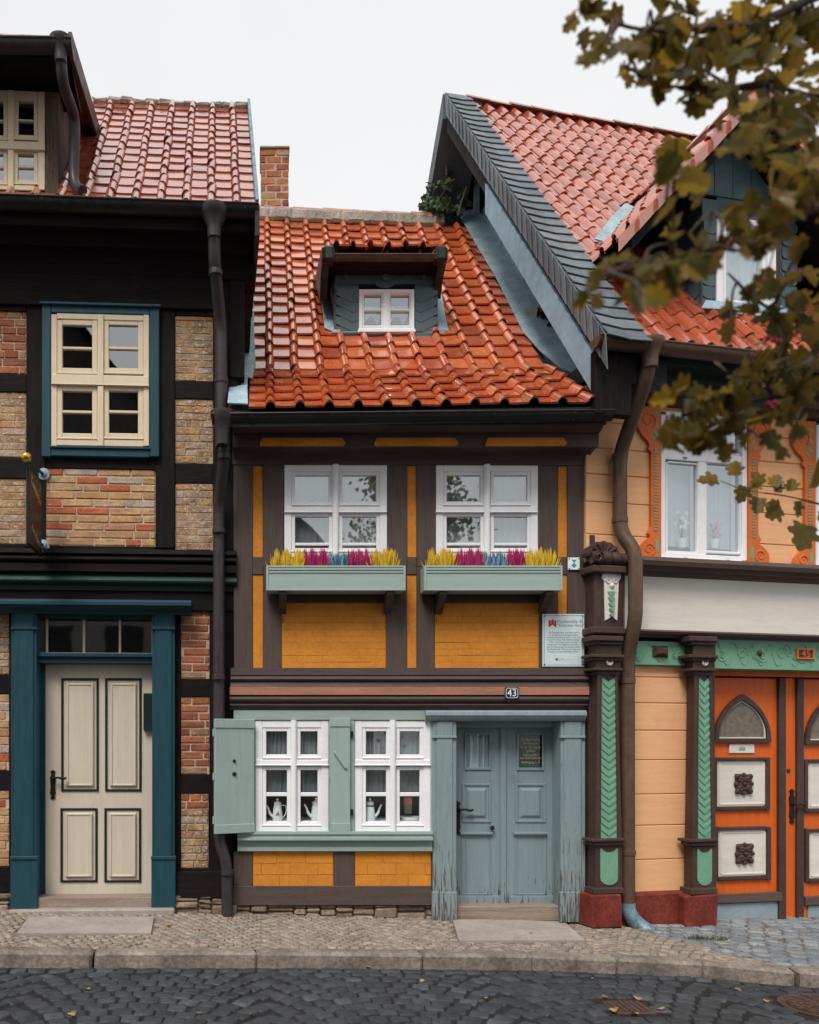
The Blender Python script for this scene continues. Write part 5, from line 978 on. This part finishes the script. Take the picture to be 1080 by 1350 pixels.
# big gabled dormer, half hidden behind the leaves
wW=-DHY; wV=wW+.34
DR_=MB().fbox(Q,(926,262,946,412),wW-1.6,wW,.004).fbox(Q,(1028,262,1050,412),wW-1.6,wW,.004).fbox(Q,(945,262,1030,292),wW-1.6,wW-.002,.004).fbox(Q,(945,409,1030,418),wW-1.6,wW-.003,.004).fbox(Q,(945,290,1030,410),wW-.6,wW-.5,.004).build('dormer',M_['slate_b'],RH,Q)
for x0,x1 in ((926,945.5),(1030,1049.5)):
    b=MB()
    for k in range(7):
        u0,va=Q.pt(x0,292+k*17,wW); u1,vb=Q.pt(x1,292+k*17+19,wW); cx=(u0+u1)/2
        b.prism([(u0,va),(u1,va)]+[(cx+(u1-u0)/2*math.cos(-math.pi*q/8),vb+.03+.03*math.sin(-math.pi*q/8)) for q in range(9)],'y',-wW-.02+.002*k,-wW-.004)
    b.build('slate_cladding',M_['slate_b'],DR_,Q)
uP,vP=Q.pt(1006,120,wV); uF,vF=Q.pt(814,326,wV); uc=Q.pt(926,340,wW)[0]; b=MB()
for i in range(9):
    for k in range(9):
        y0=-wW+.02+i*.15; z=Q.pt(926,412,wW)[1]+k*.17+(i%2)*.05
        if z+.26>vP-(uP-uc)*(vP-vF)/(uP-uF): continue
        b.add([(uc-.012,y0,z+.2),(uc-.02,y0,z),(uc-.02,y0+.07,z-.03),(uc-.016,y0+.15,z+.03),(uc-.008,y0+.15,z+.22)],[(0,1,2,3,4)])
b.build('dormer_cheek',M_['slate_b'],DR_,Q,recalc=False)
f=MB().ring(Q,(946,288,1024,414),(954,296,1013,402),wW-.1,wW+.03,.006).fbox(Q,(944,408,1027,415),wW-.1,wW+.06,.005).build('dormer_window',M_['white'],DR_,Q)
MB().fbox(Q,(954,296,1013,402),wW-.04,wW-.034,.0005).build('pane',GLU,DR_,Q); MB().ring(Q,(954,296,1013,402),(958,300,1006,397),wW-.06,wW-.01,.004).build('sash',M_['white'],DR_,Q); rbx=MB().fbox(Q,(1024.5,288,1029.5,415),wW,wW+.03,.004).build('corner_strip',M_['rbrown'],DR_,Q)
curtain(Q,(954,296,1012,402),wW-.12,9,'white curtain filling the big dormer window behind the leaves',NETW,amp=.015)
uP2=uP+(uP-uF); ang=math.atan2(vP-vF,uP-uF); cs,sn=math.cos(ang),math.sin(ang); sl=(vP-vF)/sn; rows=9; gg=sl/rows
b=MB(); dpt=lambda s:(s*cs,s*sn)
tiles(b,Vector((uF,-wV,vF)),Vector((0,1,0)),Vector((1,0,0)),dpt,.19,gg,0,13,0,rows,roll=.45,hr=.045); tiles(b,Vector((uP2,-wV,vF)),Vector((0,1,0)),Vector((-1,0,0)),dpt,.19,gg,0,13,0,rows,roll=.45,hr=.045)
b.build('dormer_roof',M_['tile_r'],DR_,Q,sharp=40,cut=[(wA-nn*.02,nn)])
b=MB(); q=.05
b.prism([(uF,vF-.02),(uP,vP-.02),(uP2,vF-.02),(uP2-.08,vF-.06),(uP,vP-.16),(uF+.08,vF-.06)],'y',-wV+.02,-wV+2.2); b.build('dormer_soffit',M_['black_h'],DR_,Q,cut=[(wA-nn*.04,nn)])
b=MB()
for s_ in (-1,1):
    for k in range(8):
        a=k/8; c=(k+1.06)/8; x0,z0=(uF if s_<0 else uP2),vF; P0=Vector((x0+(uP-x0)*a,-wV,z0+(vP-z0)*a)); P1=Vector((x0+(uP-x0)*c,-wV,z0+(vP-z0)*c)); off=.02*(1-k%2*.0)
        v4=[P0+Vector((0,-.045,.075)),P1+Vector((0,-.02,.06)),P1+Vector((0,-.015,-.04)),P0+Vector((0,-.045,-.045))]; vv=v4+[x+Vector((0,.03,0)) for x in v4]; b.add(vv,[(0,1,2,3),(4,5,6,7),(0,1,5,4),(1,2,6,5),(2,3,7,6),(3,0,4,7)])
b.build('verge_tiles',M_['tile_r'],DR_,Q)
b=MB(); ridge(b,(uP,-wV-.03,vP+.05),(uP,-wV+2.4,vP+.05),8,.09); b.build('ridge_tiles',M_['tile_r'],DR_,Q)
b=MB()
for k in range(12):
    x0=uF+.25+k*(uP2-uF-.5)/12; x1=x0+(uP2-uF-.5)/12-.006; zz=[vF+(vP-vF)*(1-abs(x-uP)/(uP-uF))-.15 for x in (x0,x1)]; zb_=Q.pt(985,262,wW)[1]-.02
    if min(zz)<zb_+.02: continue
    b.prism([(x0,zb_),(x1,zb_),(x1,zz[1]),(x0,zz[0])],'y',-wW-.01,-wW+.03)
b.build('gable_boards',M_['slate_b'],DR_,Q)
b=MB(); strip(b,[(rhit(778,330,.10),rhit(806,338,.10)),(rhit(800,300,.10),rhit(828,308,.10)),(rhit(818,282,.10),rhit(838,290,.10))],.01); b.build('valley_flashing',M_['lead'],RR,Q)
b=MB(); strip(b,[(rhit(924,408,.08),rhit(920,415,.06)),(rhit(985,412,.08),rhit(985,419,.06)),(rhit(1052,417,.08),rhit(1058,424,.06))],.008); b.build('dormer_flashing',M_['lead'],DR_,Q)
# ================================================================ street
def struct(o): o['kind']='structure'; return o
KB=[(-9,-1.45),(-2.0,-1.42),(.33,-1.16),(1.9,-1.06),(2.95,-1.10),(3.35,-1.25),(3.85,-1.34),(9,-1.5)]    # back edge of the kerb
def kerb_y(x):
    for (a,b_),(c,d_) in zip(KB[:-1],KB[1:]):
        if a<=x<=c: return b_+(d_-b_)*(x-a)/(c-a)
    return -1.4
RD=.088
b=MB(); b.add([(-60,-60,zg(-60)*0-.35),(60,-60,-.35-.0),(60,60,-.35),(-60,60,-.35)],[(0,1,2,3)]); struct(b.build('ground',M_['ground'],origin=(0,0,0)))
def sett(b,c,ax,hx,hy,z,ch=.2,hgt=.05,j=.12,top=.006):
    ay=Vector((-ax.y,ax.x,0)); P=[]
    for sx,sy in ((-1,-1),(1,-1),(1,1),(-1,1)):
        jx=1-random.random()*j; jy=1-random.random()*j
        P.append((sx*hx*jx,sy*hy*jy))
    oct_=[]
    for i in range(4):
        p=P[i]; a=P[i-1]; q=P[(i+1)%4]
        oct_.append((p[0]+(a[0]-p[0])*ch*.5,p[1]+(a[1]-p[1])*ch*.5)); oct_.append((p[0]+(q[0]-p[0])*ch*.5,p[1]+(q[1]-p[1])*ch*.5))
    tl=(random.gauss(0,.035),random.gauss(0,.035)); vs=[]
    zz=lambda x,y:z+tl[0]*x+tl[1]*y
    for sc,dz in ((.86,0),(.96,-top*.7),(1.0,-top*2.2),(1.0,-hgt)):
        for x,y in oct_: vs.append(c+ax*(x*sc)+ay*(y*sc)+Vector((0,0,zz(x,y)-c.z+dz)))
    fs=[tuple(range(8))]+[(r*8+i,r*8+8+i,r*8+8+(i+1)%8,r*8+(i+1)%8) for r in range(3) for i in range(8)]
    b.add(vs,fs,0,True)
def arcs(b,x0,x1,y0,y1,sz,Wd,inside,zf,bul=.28,gap=.93,seed=1,stretch=1.0):
    random.seed(seed); n=max(int(Wd/sz),3)
    k=0; x=x0
    while x<x1:
        rows=int((y1-y0+Wd*bul*2)/sz)+2
        for r in range(rows):
            off=(r%2)*.5
            for i in range(n):
                t=(i+.5+off*.9)/n+random.uniform(-.05,.05)/n
                if t>1: continue
                px=x+t*Wd; u=2*t-1; py=y0-Wd*bul+r*sz+Wd*bul*math.sqrt(max(1-u*u*.8,0))*1.2-Wd*bul*.3; sl=-Wd*bul*1.2*(.8*u)/math.sqrt(max(1-u*u*.8,.05))*2/Wd
                if not inside(px,py): continue
                an=math.atan(sl)*.8; px+=random.gauss(0,sz*.03); py+=random.gauss(0,sz*.04)
                sett(b,Vector((px,py,0)),Vector((math.cos(an),math.sin(an),0)),sz*.5*gap*random.uniform(.9,1.04)*stretch,sz*.5*gap*random.uniform(.88,1.0),zf(px)+random.gauss(0,.0022))
        x+=Wd
# road: dark basalt setts laid in segmental arcs
DCX,DCY,MHX,MHY,MHR=2.18,-2.06,3.47,-1.93,.285
b=MB(); rin=lambda x,y:-5.6<y<kerb_y(x)-.30 and not(abs(x-DCX)<.16 and abs(y-DCY)<.165) and (x-MHX)**2+(y-MHY)**2>(MHR+.045)**2
arcs(b,-4.2,5.2,-4.6,-1.2,.118,1.42,rin,lambda x:zg(x)-RD,.30,seed=3,gap=.985,stretch=1.03)
x=-4.2; random.seed(5)
while x<5.2:      # a straight row of setts along the kerb
    ll=random.uniform(.10,.17); y=kerb_y(x+ll/2)-.245; sett(b,Vector((x+ll/2,y,0)),Vector((1,(kerb_y(x+ll)-kerb_y(x))/ll,0)).normalized(),ll*.48,.045,zg(x)-RD); x+=ll
RDO=b.build('road',M_['sett'],origin=(0,0,0),recalc=False,sharp=0); struct(RDO)
b=MB(); N_=60
def sheet(name,x0,x1,yl,yh,dz,m):
    b=MB(); vs=[];fs=[]
    for i in range(N_+1):
        x=x0+(x1-x0)*i/N_; z=zg(x)+dz; vs+=[(x,yl(x),z),(x,yh(x),z)]
    for i in range(N_): fs.append((2*i,2*i+2,2*i+3,2*i+1))
    return struct(b.add(vs,fs).build(name,m,origin=(0,0,0),recalc=False))
sheet('road_bed',-9,9,lambda x:-12,lambda x:kerb_y(x)-.12,-RD-.013,M_['joint'])
sheet('pavement_bed',-9,9,lambda x:kerb_y(x)-.01,lambda x:1.2,-.011,M_['earth'])
# pavement: small tan setts
random.seed(11)
SL1=[WORLD.pt(0,0)]; 
def gpx(px,py):
    "point of the pavement seen at a pixel"
    d=Vector(((px-PX0)/FPX,1,(PY0-py)/FPX)); t=5.5
    for _ in range(20): p=Vector((0,-DC,HC))+d*t; t+= (p.z-zg(p.x))/(-d.z+1e-9)*.9
    return Vector((0,-DC,HC))+d*t
SA=[gpx(38,1209.5),gpx(203,1209.5),gpx(199,1231.5),gpx(22,1231.5)]; SB=[gpx(597,1213),gpx(741,1213),gpx(772,1241),gpx(605,1241)]
def inq(P,x,y,m=.03):
    c=sum((p for p in P),Vector())/4
    s=None
    for i in range(4):
        a,q=P[i],P[(i+1)%4]; cr=(q.x-a.x)*(y-a.y)-(q.y-a.y)*(x-a.x); L_=math.hypot(q.x-a.x,q.y-a.y); d_=cr/L_
        if d_>m: return False
    return True
def front(x): return .05 if x<2.72 else min(.05+math.tan(R(12))*(x-2.72),.8)-.05
DV=lambda x,y:x>2.98+(-y)*.43+0.0   # the driveway of larger cobbles begins here
pin=lambda x,y:kerb_y(x)+.02<y<front(x)+.02 and not inq(SA,x,y) and not inq(SB,x,y) and not DV(x,y)
b=MB(); arcs(b,-3.2,4.6,-1.6,.8,.066,.80,pin,lambda x:zg(x),.28,seed=9,gap=.97,stretch=1.05); struct(b.build('pavement',M_['cob'],origin=(0,0,0),recalc=False,sharp=0))
b=MB(); din=lambda x,y:kerb_y(x)+.03<y<front(x)+.1 and DV(x,y); arcs(b,2.9,6.6,-1.7,1.0,.125,1.4,din,lambda x:zg(x)+.002,.12,seed=4,gap=.95); struct(b.build('driveway',M_['bluecob'],origin=(0,0,0),recalc=False,sharp=0))
# kerbstones
random.seed(21); b=MB(); x=-4.6; xs=[-4.6,-3.6,-2.5,-1.13,-.045,1.1,1.88,2.47,3.05,3.6,4.5,5.6,6.8]
for a,c in zip(xs[:-1],xs[1:]):
    y0,y1=kerb_y(a),kerb_y(c); T=Matrix.Translation((a,y0,zg(a)))@Matrix.Rotation(math.atan2(y1-y0,c-a),4,'Z')@Matrix.Rotation(math.atan(.028),4,'Y'); L_=math.hypot(c-a,y1-y0)
    b.box((.004,-.16,-.25),(L_-.004,0,.006),.02,0,.004,T)
struct(b.build('kerb',M_['kerb'],origin=(0,0,0)))
# slabs in front of the doors
for P,lab in ((SA,'worn grey stone slab in the pavement before the beige door'),(SB,'worn grey stone slab in the pavement before the grey-blue door')):
    b=MB(); vs=[p+Vector((0,0,.006)) for p in P]+[p-Vector((0,0,.06)) for p in P]; b.add(vs,[(0,1,2,3),(0,1,5,4),(1,2,6,5),(2,3,7,6),(3,0,4,7)]); c=sum(P,Vector())/4; o=b.build('stone_slab',M_['slab'],None,None,origin=c); tag(o,lab,'slab','stone slabs before the doors')
# covers
z=zg(DCX)-RD; b=MB().box((DCX-.115,DCY-.12,z-.03),(DCX+.115,DCY+.12,z+.004),.006)
for i in range(6): b.box((DCX-.095+i*.033,DCY-.10,z+.003),(DCX-.073+i*.033,DCY+.10,z+.010),.002)
o=b.build('drain_cover',M_['rust'],None,None,origin=(DCX,DCY,z)); tag(o,'small square rusty iron cover sunk in the dark setts','drain cover')
z=zg(MHX)-RD; c=Vector((MHX,MHY,z)); b=MB().lathe([(.28,-.03),(.285,.002),(.262,.004),(.255,-.004),(.235,-.004),(.233,.006),(.03,.006),(.0,.006)],c,40)
for rr in (.05,.09,.13,.17,.21):
    n_=int(rr*90)
    for i in range(n_):
        a=6.283*i/n_; T=Matrix.Translation(c+Vector((rr*math.cos(a),rr*math.sin(a),.006)))@Matrix.Rotation(a,4,'Z'); b.box((-.012,-.018,0),(.012,.018,.006),.003,0,0,T)
o=b.build('manhole_cover',M_['rust'],None,None,origin=c); tag(o,'round rusty cast iron manhole cover in the road setts','manhole cover')
# grass tuft, moss, fallen leaves
random.seed(31)
def blades(c,n_,rad,h,nm,lab):
    b=MB()
    for i in range(n_):
        a=random.uniform(0,6.283); r=rad*math.sqrt(random.random()); p=c+Vector((math.cos(a)*r*1.6,math.sin(a)*r*.7,0)); l_=Vector((random.gauss(0,.4),random.gauss(-.2,.3),1)).normalized()*h*random.uniform(.5,1.1); w=Vector((math.cos(a),math.sin(a),0))*.0025
        b.add([p-w,p+w,p+l_*.6+w*.7,p+l_+Vector((0,0,-.2*h*random.random())),p+l_*.6-w*.7],[(0,1,2,3,4)])
    o=b.build(nm,GRASS,None,None,origin=c,recalc=False,sharp=0); tag(o,lab,'grass'); return o
gp=gpx(932,1239); blades(gp,170,.10,.05,'grass_tuft','small tuft of grass in the setts before the dark red plinth')
b=MB()
for i in range(260):
    px=random.choice((random.uniform(780,950),random.uniform(950,1080),random.uniform(300,570))); py=random.uniform(1222,1236) if px<950 else random.uniform(1225,1270)
    if px<600: py=random.uniform(1206,1212)
    p=gpx(px,py); 
    for q in range(4): a=random.uniform(0,6.28); b.add([p+Vector((0,0,-.005)),p+Vector((.004,0,-.005)),p+Vector((math.cos(a)*.014,math.sin(a)*.014,random.uniform(.004,.014)))],[(0,1,2)])
o=b.build('weeds',GRASS,None,None,origin=gpx(880,1230),recalc=False,sharp=0); o['kind']='stuff'; tag(o,'sparse weeds and moss growing in the joints of the pavement','weeds')
LV=[(0,0),(.08,.06),(.20,.03),(.34,.07),(.40,.16),(.33,.25),(.36,.32),(.50,.38),(.55,.50),(.46,.58),(.30,.57),(.27,.64),(.33,.76),(.28,.86),(.17,.86),(.12,.93),(0,1.0)]
def leafmesh(b,p,dirv,nor,s,fold=.25,m=0,curl=.2,pts=LV):
    y=dirv.normalized(); x=y.cross(nor).normalized(); z=x.cross(y)
    for sg in (-1,1):
        vs=[p+(x*sg*a+y*t+z*(abs(a)*fold-curl*t*t))*s for a,t in pts]; b.add(vs,[tuple(range(len(pts)))],m)
for i,(px,py) in enumerate(((262,1225),(220,1219),(262,1338),(698,1232),(787,1251),(795,1316),(840,1316),(842,1339),(808,1331),(873,1333),(781,1292),(118,1306),(92,1337),(330,1339),(560,1294),(482,1276),(968,1305),(1010,1320),(640,1318))):
    d=Vector(((px-PX0)/FPX,1,(PY0-py)/FPX)); t=4.7
    for _ in range(25): p=Vector((0,-DC,HC))+d*t; t+=(p.z-(zg(p.x)-(RD if p.y<kerb_y(p.x)-.17 else 0)))/(-d.z)*.9
    b=MB(); a=random.uniform(0,6.28); leafmesh(b,Vector((p.x,p.y,p.z+.008)),Vector((math.cos(a),math.sin(a),0)),Vector((random.gauss(0,.2),random.gauss(0,.2),1)),random.uniform(.035,.055),.3,0,.15)
    o=b.build('fallen_leaf',DRY,None,None,origin=p,recalc=False,sharp=0); tag(o,'dry yellow-brown leaf lying on the paving','leaf','fallen leaves on the paving')
# ivy on the gable above the small roof
random.seed(41); b=MB(); s=MB()
def atd(px,py,y): t=y+DC; return Vector(((px-PX0)/FPX*t,y,HC+(PY0-py)/FPX*t))
IV=[]
for cx,cy,rx,ry,n_,yy in ((577,272,13,10,46,3.25),(560,274,9,6,22,3.5),(569,252,4,14,22,3.35),(588,238,7,16,40,3.3),(588,208,5,9,16,3.4),(611,262,5,9,24,3.25),(601,277,12,4,30,3.3)):
    for i in range(n_):
        p=atd(cx+random.gauss(0,rx*.55),cy+random.gauss(0,ry*.55),yy+random.gauss(0,.08)); dv=Vector((random.gauss(0,1),random.gauss(-.5,.5),random.gauss(-.4,.7))); leafmesh(b,p,dv,Vector((random.gauss(0,.5),-1,random.gauss(.5,.4))),random.uniform(.05,.09),.2)
for pts in (((590,282,3.25),(588,250,3.2),(589,215,3.25),(586,192,3.3)),((575,284,3.3),(570,262,3.35),(562,246,3.4)),((604,284,2.8),(610,262,2.75),(616,246,2.7)),((580,262,3.25),(594,240,3.1),(600,236,3.05))): s.tube([atd(*q) for q in pts],.012,6,0,.05)
ib=atd(590,280,3.2); IVY=thing('ivy','straggly green ivy climbing the slate gable above the small roof ridge','ivy',ib); b.build('foliage',GREEN,IVY,None,recalc=False,sharp=0); s.build('stem',M_['bark'],IVY)
# ================================================================ the tree beside the viewer
random.seed(77)
TR=thing('tree','leafy tree with lobed autumn leaves and red berries reaching in at the upper right','tree',(2.9,-6.5,zg(2.9)-RD))
TP=[Vector((2.9,-6.5,-.25)),Vector((2.85,-6.5,1.0)),Vector((2.95,-6.55,2.0)),Vector((2.85,-6.6,3.2)),Vector((2.7,-6.8,4.4)),Vector((2.6,-6.9,5.6))]
MB().tube(TP,[.17,.14,.13,.11,.07,.03],14,0,.3).build('trunk',M_['bark'],TR)
def pd(px,py,d): return Vector(((px-PX0)/FPX*d,d-DC,HC+(PY0-py)/FPX*d))
br=MB(); lv=MB(); be=[]
def leafat(p,sz,drop=.5):
    dv=Vector((random.gauss(0,.8),random.gauss(0,.7),random.gauss(-drop,.5))); nv=Vector((random.gauss(0,.55),random.gauss(-.15,.55),random.gauss(.7,.45))); leafmesh(lv,p,dv,nv,sz*random.uniform(.7,1.15),random.uniform(.05,.4),0,random.uniform(0,.45))
def bough(P,rads,start): 
    rads=[rads[0]]+[r*.6 for r in rads[1:]]; Q_=[start]+P; br.tube(Q_,rads,8,0,.08); return Q_
BG=[ # boughs: (pixel x, pixel y, distance) from the trunk outwards
 ([(1290,-120,2.3),(1130,-30,2.05),(1000,30,1.9),(900,40,1.8),(835,40,1.75),(775,15,1.7)],[.05,.03,.022,.014,.009,.006,.003]),
 ([(1250,40,2.2),(1120,70,2.0),(1020,110,1.9),(930,120,1.85),(860,110,1.8),(822,85,1.75)],[.045,.028,.02,.013,.009,.005,.002]),
 ([(1250,220,2.0),(1130,250,1.85),(1050,285,1.75),(950,325,1.65),(868,345,1.55),(805,360,1.47)],[.04,.025,.018,.013,.010,.006,.003]),
 ([(1240,380,2.2),(1120,420,2.05),(1060,430,2.0),(1000,400,1.95),(960,360,1.9)],[.04,.022,.016,.010,.006,.003]),
 ([(1250,460,2.2),(1120,500,2.1),(1050,520,2.0),(980,530,1.95),(900,548,1.9)],[.04,.022,.015,.010,.006,.003]),
 ([(1300,700,3.4),(1160,690,3.2),(1080,664,3.1),(1030,652,3.05),(985,648,3.0),(950,634,3.0)],[.03,.014,.009,.006,.004,.003,.002]),
]
ST=[TP[4],TP[4],TP[3],TP[3],TP[3],TP[2]]
BP=[]
for (P,rd_),st in zip(BG,ST): q=bough([pd(*p) for p in P],rd_,st); BP.append(q)
def nearest(p):
    best=None
    for q in BP[:5]:
        for a,c in zip(q[:-1],q[1:]):
            t=max(0,min(1,(p-a).dot(c-a)/(c-a).length_squared)); x=a.lerp(c,t); e=(p-x).length
            if best is None or e<best[0]: best=(e,x)
    return best
CL=[ # leaf clusters: centre px, distance, spread px, leaves, leaf size
 (765,18,1.7,18,14,7,.062),(795,60,1.75,18,22,6,.085),(838,40,1.8,16,18,6,.075),(830,100,1.75,12,14,3,.05),(880,25,1.85,30,22,14,.085),(875,85,1.8,28,22,10,.085),(925,40,1.85,34,34,18,.09),(925,110,1.85,28,28,12,.085),
 (985,30,1.95,40,34,26,.095),(980,120,1.85,30,36,16,.09),(1045,40,2.0,38,42,26,.095),(1050,130,1.85,36,40,22,.095),(1000,190,1.75,26,26,10,.09),(1060,210,1.75,26,32,16,.095),(885,190,1.5,10,26,3,.10),
 (1035,255,1.65,34,26,18,.095),(980,290,1.6,34,22,16,.085),(930,320,1.55,26,18,9,.075),(870,345,1.5,24,18,8,.085),(808,358,1.42,18,14,5,.08),(840,385,1.45,8,20,3,.08),(775,385,1.4,5,12,2,.06),
 (1000,385,1.9,24,20,5,.09),(965,405,1.9,20,24,3,.09),(1055,390,1.9,24,50,14,.09),(1020,450,1.95,30,26,7,.08),(1065,470,1.95,18,30,9,.09),
 (900,545,1.9,22,24,14,.085),(950,525,1.95,32,26,18,.085),(1000,505,2.0,36,30,20,.09),(1050,520,2.0,34,34,20,.09),(985,560,1.95,30,16,12,.08),(920,570,1.9,22,16,9,.08),
]
for cx,cy,d_,sx,sy,n_,sz in CL:
    c=pd(cx,cy,d_); e,x=nearest(c)
    ph=[]
    n_=max(2,int(n_*1.15)); sz*=.59
    for i in range(n_):
        p=pd(cx+random.gauss(0,sx*.8),cy+random.gauss(0,sy*.75),d_+random.gauss(0,.09)); leafat(p,sz); ph.append(p)
    for i in range(max(2,n_//4)):
        p=random.choice(ph); m_=x.lerp(p,.5)+Vector((random.gauss(0,.015),random.gauss(0,.015),random.gauss(.01,.015))); br.tube([x,m_,p],[.0045,.003,.0015],5,0,.03)
        for k in range(1):
            pp=x.lerp(p,random.uniform(.5,1)); leafat(pp,sz)
# the single sharp sprig in front of the peach house
for px,py,sz,ax in ((948,634,.075,(-1,0,.1)),(968,628,.06,(.1,0,1)),(982,640,.065,(-.3,0,-1)),(1000,655,.07,(-.2,-.3,-.8)),(1018,642,.055,(.5,0,.9)),(1005,640,.06,(-.5,0,.8)),(1030,668,.085,(-.8,-.4,-.5)),(1050,660,.06,(.2,0,-.9)),(1068,645,.11,(.1,-.5,.8)),(1060,690,.12,(-.3,-.4,-.8)),(1025,650,.04,(.2,0,1)),(990,645,.05,(.6,0,.4)),(1078,675,.10,(.9,-.3,-.3)),(1044,648,.05,(0,0,1)),(1015,660,.05,(.3,0,-.8))):
    leafmesh(lv,pd(px,py,3.05),Vector(ax),Vector((random.gauss(0,.3),-1,random.gauss(.5,.3))),sz,.2,0,.15)
for px,py,d_ in ((900,503,1.8),(1018,538,1.85),(1022,531,1.86),(1014,533,1.84),(1020,448,1.8),(1027,451,1.81),(963,322,1.6),(1010,370,1.8),(1012,446,1.82)):
    MB().lathe([(.006*math.sin(math.pi*k/8)+.0003,-.0068*math.cos(math.pi*k/8)) for k in range(9)],pd(px,py,d_),12).build('berry',M_['berry'],TR); x=nearest(pd(px,py,d_))[1]; br.tube([x,pd(px,py,d_)],[.002,.0012],5)
# rest of the crown: beside, above and behind the viewer, so it also stands in the windows' reflections
cnt=0
for i in range(26):
    a=random.uniform(0,6.28); el=random.uniform(-.2,1.2); L_=random.uniform(1.1,2.3); st=TP[random.choice((2,3,4,5))]; e=st+Vector((math.cos(a)*math.cos(el),math.sin(a)*math.cos(el)*.9-.25,math.sin(el)))*L_; mid=st.lerp(e,.5)+Vector((random.gauss(0,.15),random.gauss(0,.15),.12))
    def vis(p):
        d=p.y+DC
        if d<.05: return False
        x=PX0+FPX*p.x/d; y=PY0-FPX*(p.z-HC)/d
        return -250<x<1180 and -160<y<1400
    if any(vis(st.lerp(e,k/10)) for k in range(11)) or vis(mid): continue
    br.tube([st,mid,e],[.035,.02,.006],6,0,.2)
    for k in range(16):
        q=st.lerp(e,random.uniform(.3,1.05))+Vector((random.gauss(0,.2),random.gauss(0,.2),random.gauss(0,.2)))
        for m_ in range(26):
            p=q+Vector((random.gauss(0,.14),random.gauss(0,.14),random.gauss(0,.14)))
            if not vis(p) and p.x>1.15+.2*max(p.z-4.8,0): leafat(p,.075); cnt+=1
br.build('branches',M_['bark'],TR); CR=lv.build('crown',LEAF,TR,None,recalc=False,sharp=0)
# ================================================================ house across the street (seen only in the window panes)
OH=thing('house','plain pale rendered house with a dark steep gable roof across the street behind the viewer','house',(-1.6,-13.5,-.1))
MB().box((-10.3,-20,-.3),(2.7,-13.5,4.7),.01).build('wall',M_['oppwall'],OH); b=MB(); b.prism([(-10.3,4.705),(2.7,4.705),(-3.8,12.2)],'y',-19.98,-13.52); b.build('gable',M_['opproof'],OH)
b=MB()
for dz in (0,.15): b.add([(3.1,-13.2,4.4-dz),(-3.8,-13.2,12.4-dz),(-3.8,-20.2,12.4-dz),(3.1,-20.2,4.4-dz),(-10.7,-13.2,4.4-dz),(-10.7,-20.2,4.4-dz)],[(0,1,2,3),(1,4,5,2)])
b.build('roof',M_['opproof'],OH)
for x in (-5.3,-3.6,-1.9,-.2):
    for z in (.9,3.0): f=MB().ring(WORLD,(0,0,1,1),(0,0,1,1),0,.01) if 0 else MB().box((x-.45,-13.5,z),(x+.45,-13.45,z+1.3),.01); f=f.build('window',M_['opproof'],OH); MB().box((x-.38,-13.452,z+.07),(x+.38,-13.445,z+1.23),.002).build('pane',M_['dark'],f)
